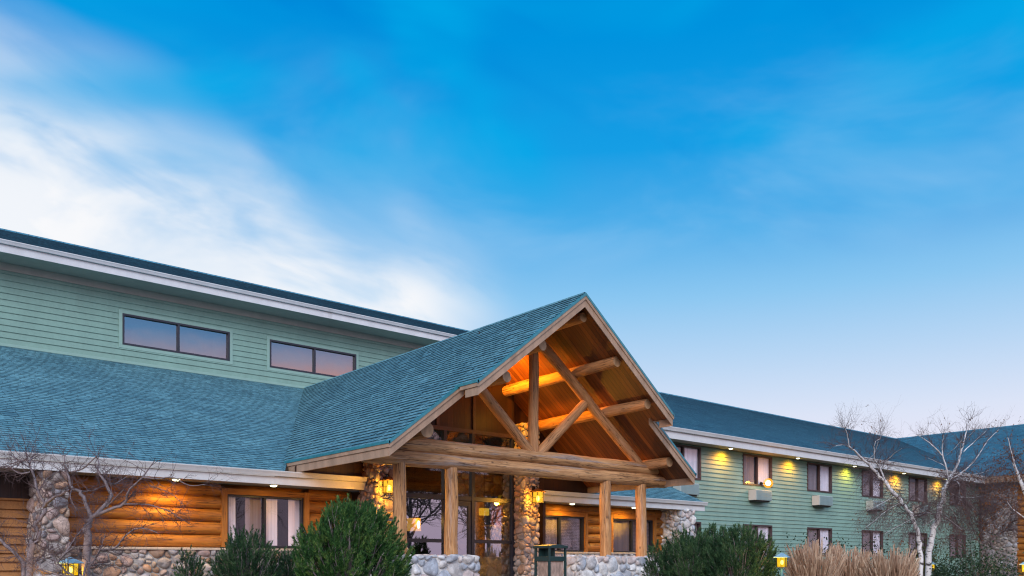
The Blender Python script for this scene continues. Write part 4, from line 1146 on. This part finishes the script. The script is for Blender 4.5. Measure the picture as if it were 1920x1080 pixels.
pl.parent = r; pl.location = V((p.x - .15, 18.25, H(1.25))) - ORIGIN[r.name]
for px, py, lab, w_ in ((908, 959, "square amber pendant standing in for a lantern reflected in the entrance glass", .14), (951, 944, "small round amber pendant standing in for a lamp reflected near the right door frame", .09)):
    p = on_t(px, py, 18.9)  # pendants modelled in place of reflected lamps
    r = thing("reflection_pendant", tuple(p), lab, "pendant lamp")
    mb = MB()
    if w_ > .1:
        for i in range(3): mb.box(p.x - w_ + i * .095, p.x - w_ + i * .095 + .08, p.y - .06, p.y + .06, p.z - .11, p.z + .09)
    else: ball(mb, p, w_)
    mb.build("glass", "lamp", r)
    mb = MB(); mb.tube([(p.x, p.y, p.z + .08), (p.x, p.y, H(4.4))], .01, 6); mb.build("rod", "black", r)

# ------------------------------------------------------------------ waste receptacle
q = on_d(1030, 1024, 18.4)
bx, by = q.x, q.y
r = thing("waste_bin", (bx + .23, by + .22, .4), "square waste bin with pebble panels and dark green hooded top", "waste bin")
W_, D_ = .47, .44
zt = q.z - .02
mb = MB()
for (x, y) in ((bx, by), (bx + W_, by), (bx, by + D_), (bx + W_, by + D_)): mb.box(x - .022, x + .022, y - .022, y + .022, .4, zt)
mb.box(bx + .023, bx + W_ - .023, by - .012, by + .02, zt - .30, zt - .20); mb.box(bx - .012, bx + .02, by + .023, by + D_ - .023, zt - .30, zt - .20)
mb.box(bx + W_ - .02, bx + W_ + .012, by + .023, by + D_ - .023, zt - .30, zt - .20); mb.box(bx + .023, bx + W_ - .023, by + D_ - .02, by + D_ + .012, zt - .30, zt - .20)
mb.box(bx + .02, bx + W_ - .02, by + .02, by + D_ - .02, .4, .46)
mb.build("frame", "bin_frame", r, bevel=.004)
mb = MB(); mb.prism([(bx - .04, zt - .02), (bx + W_ + .04, zt - .02), (bx + W_ + .04, zt + .03), (bx + W_ * .5, zt + .06), (bx - .04, zt + .03)], "y", by - .05, by + D_ + .05)
mb.build("hood", "bin_frame", r, bevel=.006)
mb = MB(); mb.box(bx + .03, bx + W_ - .03, by + .025, by + D_ - .025, .461, zt - .30); mb.build("pebble_panel", "bin_panel", r, bevel=.005)
mb = MB(); mb.box(bx + .05, bx + W_ - .05, by + D_ - .06, by + D_ - .04, zt - .295, zt - .022); mb.box(bx + .20, bx + .22, by + .06, by + D_ - .07, zt - .295, zt - .022); mb.build("inner_plate", "bin_frame", r)

# ------------------------------------------------------------------ planting
def needles_shrub(name, base, w, d, h, shoots, rnd, mat, label, lean=(0, 0), nlen=0.05, nwid=0.011, per=46, slen=(.16, .30), cat="shrub", group=None, plume=0.9, upw=.75, gap=.12):
    """a rounded crown of overlapping plumes, each plume a stem set all round with short needles"""
    base = V(base); root = thing(name, tuple(base), label, cat, group)
    mb = MB(); st = MB()
    sd_ = rnd.uniform(0, 50)
    ga = math.pi * (3 - math.sqrt(5))
    for k in range(shoots):
        inner = k % 5 == 0
        f = (k + .5) / shoots
        cz = 1 - f * 1.05                       # from the top down, a little under the equator
        th = k * ga + rnd.uniform(-.25, .25)
        rxy = math.sqrt(max(0, 1 - min(1, cz * cz)))
        nrm_ = V((math.cos(th) * rxy, math.sin(th) * rxy, cz))
        lob = 1 + .20 * mnoise.noise(nrm_ * 2.1 + V((sd_, 0, 0))) + .12 * mnoise.noise(nrm_ * 5 + V((0, sd_, 0)))
        if mnoise.noise(nrm_ * 3.3 + V((sd_, sd_, 0))) < -.5 + gap: lob *= .8
        rf = lob * (rnd.uniform(.55, .8) if inner else rnd.uniform(.88, 1.02))
        L = rnd.uniform(*slen)
        zc = h * .42
        p = base + V((nrm_.x * w * .5 * rf, nrm_.y * d * .5 * rf, zc + (nrm_.z * (h - zc) if nrm_.z > 0 else nrm_.z * zc * 1.2) * rf))
        if p.z < base.z + .05: p.z = base.z + rnd.uniform(.03, .2)
        dirv = (nrm_ * .65 + V((lean[0], lean[1], upw)) + V((rnd.gauss(0, .22), rnd.gauss(0, .22), rnd.gauss(0, .15)))).normalized()
        p -= dirv * L * .75
        a = dirv.cross(V((rnd.random(), rnd.random(), .1))).normalized(); b = dirv.cross(a)
        if k % 4 == 0: st.tube([base + V(((p.x - base.x) * .25, (p.y - base.y) * .25, h * .1)), base + V(((p.x - base.x) * .75, (p.y - base.y) * .75, (p.z - base.z) * .75)), p, p + dirv * L * .9], [.014, .009, .006, .003], 4)
        for j in range(per):
            f = rnd.random() ** .85; q = p + dirv * (L * f)
            an = rnd.uniform(0, 2 * math.pi); side = a * math.cos(an) + b * math.sin(an)
            nd = (dirv * rnd.uniform(.45, .9) + side * plume * (1.05 - f * .75)).normalized()
            ln = nlen * rnd.uniform(.75, 1.25) * (1.15 - .35 * f); sw = nd.cross(V((rnd.uniform(-1, 1), rnd.uniform(-1, 1), rnd.uniform(-1, 1)))).normalized() * nwid * rnd.uniform(.7, 1.2)
            mb.v.extend([tuple(q - sw * .5), tuple(q + sw * .5), tuple(q + nd * ln)])
            n0 = len(mb.v) - 3; mb.f.append((n0, n0 + 1, n0 + 2)); mb.m.append(0); mb.uv.append([(0, 0), (1, 0), (0, 1)])
    st.tube([base + V((0, 0, -.1)), base + V((0, 0, h * .35))], [.03, .015], 7)
    mb.build("foliage", mat, root); st.build("stems", "bark", root)
    return root
def leaf_shrub(name, base, w, d, h, n, rnd, mat, label, size=.06, cat="shrub", group=None):
    base = V(base); root = thing(name, tuple(base), label, cat, group); mb = MB(); st = MB()
    cl = []
    for _ in range(max(12, n // 60)):
        th = rnd.uniform(0, 6.283); ph = math.acos(1 - rnd.random() * .98); rf = rnd.uniform(.45, 1.0)
        cl.append(V((math.sin(ph) * math.cos(th) * w / 2 * rf, math.sin(ph) * math.sin(th) * d / 2 * rf, h * (.12 + .84 * math.cos(ph) * rf))))
    for i, c in enumerate(cl):
        st.tube([base + V((c.x * .1, c.y * .1, 0)), base + V((c.x * .5, c.y * .5, c.z * .6)), base + c], [.016, .009, .004], 4)
    for k in range(n):
        c = cl[k % len(cl)]; sc = min(w, h) * .15
        p = base + c + V((rnd.gauss(0, sc), rnd.gauss(0, sc), rnd.gauss(0, sc * .8)))
        if p.z < base.z + .02: p.z = base.z + .05
        nd = V((rnd.gauss(0, 1), rnd.gauss(0, 1), rnd.gauss(.5, .8))).normalized(); a = nd.cross(V((rnd.random(), rnd.random(), rnd.random()))).normalized(); b = nd.cross(a)
        L = size * rnd.uniform(.7, 1.4); W2 = L * .3
        mb.raw([p, p + a * L * .5 + b * W2, p + a * L, p + a * L * .5 - b * W2], [(0, 1, 2, 3)], 0)
    mb.build("foliage", mat, root); st.build("stems", "bark", root); return root
def grass_clump(name, base, w, d, h, n, rnd, label, group=None):
    base = V(base); mb = MB()
    tufts = [(rnd.uniform(0, 6.283), math.sqrt(rnd.random()), rnd.uniform(.72, 1.08)) for _ in range(46)]
    for k in range(n):
        th = rnd.uniform(0, 6.283); r_ = math.sqrt(rnd.random())
        tf = tufts[k % len(tufts)]; th, r_ = tf[0] + rnd.gauss(0, .06), min(1, max(0, tf[1] + rnd.gauss(0, .05)))
        ox, oy = math.cos(th) * r_ * w * .30, math.sin(th) * r_ * d * .30
        ln = h * rnd.uniform(.70, 1.05) * (1 - .18 * r_ * r_) * tf[2]
        out = V((math.cos(th) * r_ * w * .17 + rnd.gauss(0, .07), math.sin(th) * r_ * d * .17 + rnd.gauss(0, .07), 0))
        p = base + V((ox, oy, -.03)); wd = rnd.uniform(.009, .020); side = V((rnd.uniform(-1, 1), rnd.uniform(-1, 1), 0)).normalized() * wd
        pts = []
        for i in range(5):
            f = i / 4; pts.append(p + out * (f ** 1.7) + V((0, 0, ln * (f - .10 * f * f * r_))))
        b0 = len(mb.v)
        for i, q in enumerate(pts):
            s_ = side * (1 - .45 * i / 4) * (1.9 if i == 4 and k % 3 == 0 else 1.0)
            mb.v.extend([tuple(q - s_), tuple(q + s_)])
        for i in range(4):
            mb.f.append((b0 + 2 * i, b0 + 2 * i + 1, b0 + 2 * i + 3, b0 + 2 * i + 2)); mb.m.append(0); mb.uv.append([(0, 0)] * 4)
        if k % 4 == 0:       # feathery seed head
            q = pts[-1]
            for _ in range(5):
                e_ = q + V((rnd.gauss(0, .02), rnd.gauss(0, .02), rnd.uniform(-.05, .10))); t_ = V((rnd.uniform(-1, 1), rnd.uniform(-1, 1), 0)).normalized() * .006
                b1_ = len(mb.v); mb.v.extend([tuple(q - t_), tuple(q + t_), tuple(e_)]); mb.f.append((b1_, b1_ + 1, b1_ + 2)); mb.m.append(0); mb.uv.append([(0, 0)] * 3)
    o = mb.build(name, "straw", None, at=tuple(base)); return tag(o, label, "ornamental grass", group)

def gpos(px, D):
    q = on_d(px, HY, D); return V((q.x, q.y, ground_z(q.x, q.y)))
def top_h(py, D, b): return EYE + (HY - py) / F * D - b.z
def width(pxw, D): return pxw / F * D
rn = random.Random(23)
def pine(px, D, ytop, pxw, shoots, mat, label, **kw):
    b = gpos(px, D); needles_shrub("juniper_shrub" if mat == "needle" else "pine_shrub", b, width(pxw, D), width(pxw, D) * .85, top_h(ytop, D, b), shoots, rn, mat, label, **kw)
pine(661, 12.4, 940, 218, 900, "needle", "large rounded bright green juniper shrub in front of the left stone wall", per=95, slen=(.18, .30), lean=(.18, 0), plume=.95, gap=.2, nlen=.055)
pine(462, 13.4, 994, 132, 420, "needle_dark", "open dark green shrub below the curtained log wall window", per=56, gap=.3)
pine(538, 14.2, 1030, 66, 170, "needle_dark", "small dark shrub tucked left of the large juniper", per=52)
pine(356, 13.0, 1028, 66, 110, "needle_dark", "small sparse blue green shrub against the river rock base", per=46, gap=.45)
pine(1296, 18.6, 996, 132, 420, "needle_dark", "dark green pine shrub beside the right low stone wall", per=60, nlen=.085, nwid=.014, slen=(.2, .42), gap=.25)
pine(1388, 18.2, 990, 150, 520, "needle_dark", "broad dark green pine shrub left of the blue path lamp post", per=60, nlen=.085, nwid=.014, slen=(.2, .42), gap=.25)
pine(1338, 19.4, 984, 64, 180, "needle_dark", "taller narrow pine shrub behind the two broad dark pines", per=56, nlen=.085, nwid=.014, slen=(.2, .42), gap=.25)
pine(1228, 19.2, 1018, 44, 90, "needle_dark", "small green pine shrub behind the rightmost log post", per=50, nlen=.07, nwid=.013)
b = gpos(1500, 25.0); leaf_shrub("evergreen_shrub", b, 1.5, 1.3, top_h(1012, 25, b), 1500, rn, "leaf", "dark leafy shrub behind the left edge of the dry grass", .07)
b = gpos(1562, 25.5); leaf_shrub("evergreen_shrub", b, 1.2, 1.0, top_h(997, 25.5, b), 700, rn, "leaf", "thin leafy shrub rising behind the tallest dry grass", .07)
b = gpos(1645, 25.5); leaf_shrub("evergreen_shrub", b, 2.0, 1.2, top_h(1016, 25.5, b), 1300, rn, "leaf", "dark shrub behind the right clump of dry grass", .07)
for px, D, yt, pw, n_, lab in ((1530, 21.5, 1003, 100, 2600, "tall pinkish dry ornamental grass nearest the blue path lamp"), (1592, 22.5, 1010, 86, 2000, "middle clump of dry pinkish ornamental grass"),
                               (1668, 22.0, 1016, 104, 2400, "straw coloured dry grass clump left of the birch stems")):
    b = gpos(px, D); grass_clump("ornamental_grass", b, width(pw, D) * 1.5, width(pw, D), top_h(yt, D, b), int(n_ * .48), rn, lab, "dry ornamental grasses by the guest wing")
b = gpos(1733, 29.0); leaf_shrub("cedar_shrub", b, 1.25, 1.1, top_h(995, 29, b), 2600, rn, "cedar", "olive yellow cedar behind the birch stems lit by a path lamp", .06, "cedar")
b = gpos(1826, 23.5); leaf_shrub("evergreen_shrub", b, 2.0, 1.6, top_h(1012, 23.5, b), 4200, rn, "leaf", "broad dark leafy shrub right of the birch stems", .06)
b = gpos(1765, 25.0); leaf_shrub("evergreen_shrub", b, 0.9, .8, top_h(1036, 25, b), 1200, rn, "leaf", "low leafy shrub between birch and the broad dark shrub", .06)
b = gpos(1895, 28); leaf_shrub("evergreen_shrub", b, 1.2, 1.0, top_h(1030, 28, b), 1200, rn, "leaf", "dark leafy shrub under the log wall at the right edge", .06)

# bare trees drawn limb by limb, with random fine twigs
def twigs(mb, p, d, L, r, depth, rnd, droop=0.0, spread=.7, kids=(2, 4), m=0, leaf=None):
    k = 4; pts = [V(p)]; dd = V(d).normalized()
    for i in range(k):
        dd = (dd + V((rnd.gauss(0, .16), rnd.gauss(0, .16), rnd.gauss(0, .16) - droop))).normalized()
        pts.append(pts[-1] + dd * (L / k))
    mb.tube(pts, [r, r * .85, r * .7, r * .55, r * .35], 4 if r > .006 else 3, m)
    if depth <= 0:
        if leaf and rnd.random() < leaf[0]:
            for _ in range(rnd.randint(1, 2)):
                q = pts[rnd.randint(2, 4)]; a = V((rnd.gauss(0, 1), rnd.gauss(0, 1), rnd.gauss(0, 1))).normalized(); b_ = a.cross(V((.3, .5, .8))).normalized()
                leaf[1].raw([q, q + a * .03 + b_ * .014, q + a * .055, q + a * .03 - b_ * .014], [(0, 1, 2, 3)])
        return
    for _ in range(rnd.randint(*kids)):
        i = rnd.randint(1, k); o_ = pts[i]
        nd = (dd + V((rnd.gauss(0, 1), rnd.gauss(0, 1), rnd.gauss(0, 1))) * spread).normalized()
        twigs(mb, o_, nd, L * rnd.uniform(.45, .75), r * .6, depth - 1, rnd, droop, spread, kids, m, leaf)
def limb_tree(name, limbs, D, dvar, rnd, label, mats, trunk_n=1, tw=(5, .5, 2), scale=1.0, droop=0.0, spread=.7, leaf=None, cat="tree", kids=(2, 4), tip_r=.006, up=0.25, twig_r=.0065, base_d=None, lscale=1.0):
    """limbs: list of (pixel polyline, r0 in m, r1 in m); depth wanders around D"""
    b = on_d(limbs[0][0][0][0], 1080, D); b.z = ground_z(b.x, b.y)
    root = thing(name, tuple(b), label, cat); trunk = MB(); limbm = MB(); tm = MB(); lm = MB()
    starts = {}
    for li, (poly, r0, r1) in enumerate(limbs):
        hi_k = .62 if (scale == 1.0 and poly[-1][1] < 860 and D > 20) else 1.0
        pts = []; off = starts.get(poly[0], 0.0); dirn = rnd.choice([-1, 1])
        for i, q in enumerate(poly):
            f = i / max(1, len(poly) - 1)
            o_ = off + dirn * dvar * f * (0 if li < trunk_n else 1) * rnd.uniform(.5, 1.0)
            pts.append(on_d(q[0], q[1], D + o_)); starts.setdefault(q, o_)
        if poly[0][1] >= 1075 and li < trunk_n: pts[0].z = ground_z(pts[0].x, pts[0].y) - .05
        # smooth
        fine = []
        for i in range(len(pts) - 1):
            p0, p1, p2, p3 = pts[max(i - 1, 0)], pts[i], pts[i + 1], pts[min(i + 2, len(pts) - 1)]
            for s_ in range(4):
                t = s_ / 4
                fine.append(0.5 * ((2 * p1) + (p2 - p0) * t + (2 * p0 - 5 * p1 + 4 * p2 - p3) * t * t + (3 * p1 - p0 - 3 * p2 + p3) * t ** 3))
        fine.append(pts[-1])
        fine = [q + V((rnd.gauss(0, 1), rnd.gauss(0, 1), rnd.gauss(0, 1))) * r0 * .22 for q in fine]
        kk = lscale if li >= trunk_n else 1.0
        rad = [(r0 + (r1 - r0) * (i / (len(fine) - 1))) * kk for i in range(len(fine))]
        (trunk if li < trunk_n else limbm).tube(fine, rad, 9 if li < trunk_n else 6, 0, None, .08, li * 1.3)
        n_t = int(len(fine) * tw[0] * (.62 if hi_k < 1 else 1) / 4)
        for _ in range(n_t):
            i = rnd.randint(2 if li >= trunk_n else int(len(fine) * .45), len(fine) - 1)
            d = (fine[i] - fine[i - 1]).normalized()
            hi_ = hi_k < 1
            nd = (d * (1.3 if hi_ else 1) + V((rnd.gauss(0, 1), rnd.gauss(0, 1), rnd.gauss(0, 1) + (.9 if hi_ else up))) * .8).normalized()
            twigs(tm, fine[i], nd, tw[1] * (.8 if hi_ else 1) * rnd.uniform(.5, 1.2), min(rad[i] * .6, twig_r) * (.8 if hi_ else 1), tw[2] - (1 if hi_ and rnd.random() < .4 else 0), rnd, -.02 if hi_ else droop, .5 if hi_ else spread, (2, 3) if hi_ else kids, 0, (leaf, lm) if leaf else None)
    trunk.build("trunk", mats[0], root, smooth=True)
    if limbm.v: limbm.build("limbs", mats[1], root, smooth=True)
    tm.build("twigs", mats[2], root)
    if lm.v: lm.build("leaves", "rust_leaf", root)
    return root
def q4(*pts): return [(x / 4.0, 810 + y / 4.0) for x, y in pts]
lt = random.Random(41)
limb_tree("bare_shrub_tree", [
    (q4((648, 1085), (650, 850), (656, 690)), .055, .046),
    (q4((656, 690), (680, 650), (650, 540), (600, 450), (540, 415), (515, 330), (480, 240), (490, 170)), .034, .008),
    (q4((540, 300), (640, 262), (730, 170)), .014, .005),
    (q4((656, 690), (690, 640), (830, 500), (790, 370), (740, 300), (740, 190)), .034, .007),
    (q4((690, 640), (800, 590), (930, 540), (960, 450), (1070, 340), (1160, 220)), .026, .006),
    (q4((930, 540), (1100, 545), (1260, 590), (1340, 640), (1430, 690)), .012, .004),
    (q4((1070, 340), (1190, 350), (1300, 340), (1420, 400), (1540, 395)), .012, .004),
    (q4((800, 560), (880, 480), (930, 430)), .010, .004),
    (q4((600, 450), (700, 435), (800, 400), (900, 390)), .010, .004),
    (q4((540, 415), (530, 500), (580, 590)), .010, .004),
    (q4((790, 370), (860, 390), (960, 330)), .009, .004),
    (q4((1120, 400), (1280, 460), (1370, 540)), .008, .003)], 11.6, .45, lt,
    "bare leafless grey shrub tree with a forked trunk in front of the log wall", ["bark", "bark", "twig"], 1, (4.2, .32, 2), spread=.85, twig_r=.0052)
limb_tree("bare_shrub_tree", [
    (q4((180, 1085), (230, 900), (270, 830)), .050, .040),
    (q4((270, 830), (290, 770), (270, 700), (325, 610), (330, 545), (290, 450), (230, 270), (210, 215), (190, 150)), .036, .007),
    (q4((330, 560), (390, 500), (460, 465), (520, 430)), .026, .012),
    (q4((230, 270), (130, 210), (60, 150)), .012, .004),
    (q4((215, 230), (240, 190), (270, 150)), .010, .004),
    (q4((270, 830), (225, 860), (200, 800)), .020, .006),
    (q4((180, 1085), (160, 960), (60, 870), (0, 800), (-60, 760)), .030, .016),
    (q4((290, 450), (350, 350), (460, 285)), .012, .004),
    (q4((230, 300), (150, 310), (60, 260), (-20, 270)), .012, .004),
    (q4((200, 200), (110, 230), (20, 270)), .010, .004),
    (q4((100, 890), (160, 960), (240, 990), (300, 920)), .014, .006)], 11.9, .45, lt,
    "bare leafless shrub tree leaning across the stone fin at far left", ["bark", "bark", "twig"], 1, (4.6, .32, 2), spread=.85, twig_r=.0052)
limb_tree("bare_shrub", [
    (q4((560, 1085), (640, 1015), (690, 985), (750, 880), (790, 770)), .018, .006),
    (q4((750, 880), (860, 870), (960, 760), (1060, 720), (1180, 755)), .013, .004),
    (q4((560, 1085), (490, 1040), (430, 980), (370, 900), (440, 860)), .014, .005),
    (q4((430, 980), (480, 920), (560, 860)), .014, .006),
    (q4((480, 920), (550, 820), (600, 745), (690, 655)), .010, .004),
    (q4((640, 1015), (760, 990), (870, 1020)), .010, .004),
    (q4((560, 1085), (400, 1060), (260, 1010), (180, 930)), .014, .005)], 10.9, .35, lt,
    "tangle of thin bare reddish stems behind the left path lamp", ["bark", "bark", "twig"], 1, (6, .26, 2), spread=.9, cat="shrub", twig_r=.0048)

def qa(*pts): return [(1540 + x / 5.047, 720 + y / 5.047) for x, y in pts]      # from the upper crop
def qb(*pts): return [(1540 + x / 5.047, 866 + y / 5.047) for x, y in pts]
bt = random.Random(77)
limb_tree("birch_tree", [
    (qb((935, 1085), (945, 950), (925, 780), (905, 640), (860, 530), (790, 420), (700, 310), (600, 190), (520, 100)), .066, .042),
    (qa((520, 838), (450, 760), (380, 700), (300, 625), (262, 590)), .042, .022),
    (qa((262, 590), (200, 575), (120, 590), (80, 610)), .016, .005),
    (qa((262, 590), (245, 480), (225, 420), (200, 400)), .018, .006),
    (qa((600, 920), (560, 800), (530, 750), (500, 700), (505, 560), (555, 520)), .028, .006),
    (qa((530, 755), (620, 720), (700, 650), (765, 610)), .016, .005),
    (qa((430, 720), (500, 660), (540, 540)), .014, .005),
    (qa((555, 520), (580, 450), (600, 420)), .007, .004),
    (qa((225, 420), (260, 360), (390, 350)), .007, .003),
    (qa((505, 480), (500, 420)), .007, .003),
    (qb((860, 515), (940, 500), (990, 482), (1050, 490)), .018, .006),
    (qb((640, 245), (540, 245)), .010, .004),
    (qb((760, 380), (620, 460), (500, 560), (420, 620)), .010, .003),
    (qb((860, 540), (740, 600), (600, 680)), .009, .003),
    (qb((700, 320), (560, 400), (420, 470)), .009, .003)], 24.0, .9, bt,
    "white birch with a slanting left leaning stem and fine bare twigs", ["birch", "birch_limb", "twig"], 1, (12, .62, 2), droop=.12, up=-.1, lscale=.95, spread=.65, leaf=(.02), kids=(3, 5), twig_r=.0068)
limb_tree("birch_tree", [
    (qb((1000, 1085), (1015, 900), (1045, 700), (1090, 560), (1140, 400), (1170, 260), (1205, 170)), .092, .058),
    (qa((1205, 908), (1180, 780), (1150, 680), (1145, 560), (1160, 480)), .028, .007),
    (qa((1150, 680), (1060, 590), (990, 530), (910, 485)), .020, .006),
    (qa((1215, 890), (1280, 780), (1320, 650), (1350, 540), (1375, 430), (1395, 330)), .042, .010),
    (qa((1315, 650), (1320, 560), (1340, 480)), .016, .007),
    (qa((1345, 640), (1420, 570), (1500, 500), (1560, 440)), .016, .005),
    (qa((1220, 900), (1330, 840), (1450, 720), (1500, 650), (1580, 530), (1680, 430)), .028, .006),
    (qa((1370, 520), (1410, 480), (1460, 430)), .010, .004),
    (qa((1190, 670), (1250, 620), (1330, 530)), .010, .004),
    (qa((1250, 890), (1370, 860), (1480, 850), (1580, 820)), .014, .004),
    (qa((1190, 790), (1100, 740), (1010, 700)), .012, .004),
    (qb((1200, 170), (1270, 180), (1310, 230), (1305, 320)), .020, .009),
    (qb((1230, 300), (1290, 330), (1350, 380), (1380, 400)), .010, .004),
    (qb((1305, 320), (1400, 340), (1560, 315)), .010, .003),
    (qb((1230, 440), (1290, 560), (1330, 680)), .012, .004),
    (qb((1110, 520), (960, 600), (850, 660), (760, 740)), .009, .003),
    (qb((1100, 480), (1230, 560), (1330, 640)), .009, .003),
    (qb((1150, 400), (1000, 400), (830, 280)), .010, .003)], 24.6, .9, bt,
    "white birch with an upright right leaning stem and spreading crown", ["birch", "birch_limb", "twig"], 1, (12, .62, 2), droop=.12, up=-.1, lscale=.95, spread=.65, leaf=(.05), kids=(3, 5), twig_r=.0068)
limb_tree("birch_tree", [
    ([(1935, 1080), (1930, 960), (1922, 920), (1908, 890), (1898, 862)], .075, .03),
    ([(1908, 890), (1897, 850), (1890, 820)], .02, .006),
    ([(1920, 970), (1900, 955), (1888, 940)], .014, .005)], 22.5, .6, bt,
    "birch at the right edge with rust brown leaves still clinging", ["birch", "birch_limb", "twig"], 1, (9, .6, 2), droop=.06, spread=.8, leaf=.75, kids=(3, 5), twig_r=.006)

limb_tree("bare_shrub", [
    ([(1838, 1085), (1842, 1030), (1835, 980), (1846, 930)], .03, .010),
    ([(1838, 1085), (1862, 1010), (1868, 950), (1880, 905)], .022, .006),
    ([(1842, 1030), (1815, 970), (1805, 925)], .018, .006),
    ([(1835, 980), (1858, 950), (1860, 912)], .014, .005),
    ([(1862, 1010), (1890, 985), (1902, 950)], .014, .005),
    ([(1838, 1085), (1800, 1010), (1785, 965)], .016, .005)], 27.0, .8, bt,
    "tangle of fine bare branches with a few rust leaves veiling the far stone wall", ["bark", "bark", "twig"], 1, (24, .62, 2), droop=.02, spread=.7, leaf=.22, kids=(3, 5), twig_r=.0065, cat="shrub", scale=.99)

# bare trees standing across the drive, seen mirrored in the glass
def bare_tree(loc, h, rnd, label):
    loc = V(loc); r = thing("bare_tree", tuple(loc), label, "tree", "bare trees across the drive")
    tk = MB(); pts = [loc + V((rnd.gauss(0, .08), rnd.gauss(0, .08), h * f)) for f in (0, .15, .3, .45, .6)]
    tk.tube(pts, [.24, .2, .17, .13, .08], 9); tw = MB()
    for i in range(26):
        f = rnd.uniform(.22, .6); th = rnd.uniform(0, 6.28)
        twigs(tw, loc + V((0, 0, h * f)), V((math.cos(th), math.sin(th), 1.1)), h * rnd.uniform(.25, .42), .06, 3, rnd, -.03, .55, (3, 4))
    tk.build("trunk", "bark", r, smooth=True); tw.build("branches", "bark", r); return r
t0 = bare_tree((30, -10, 0), 10.5, random.Random(5), "bare leafless tree across the drive mirrored in the entrance glass")
for (x, y, a) in ((41, -16, 1.3), (20, -14, 2.6)):
    c = copy_tree(t0); c.location = (x, y, 0); c.rotation_euler = (0, 0, a)
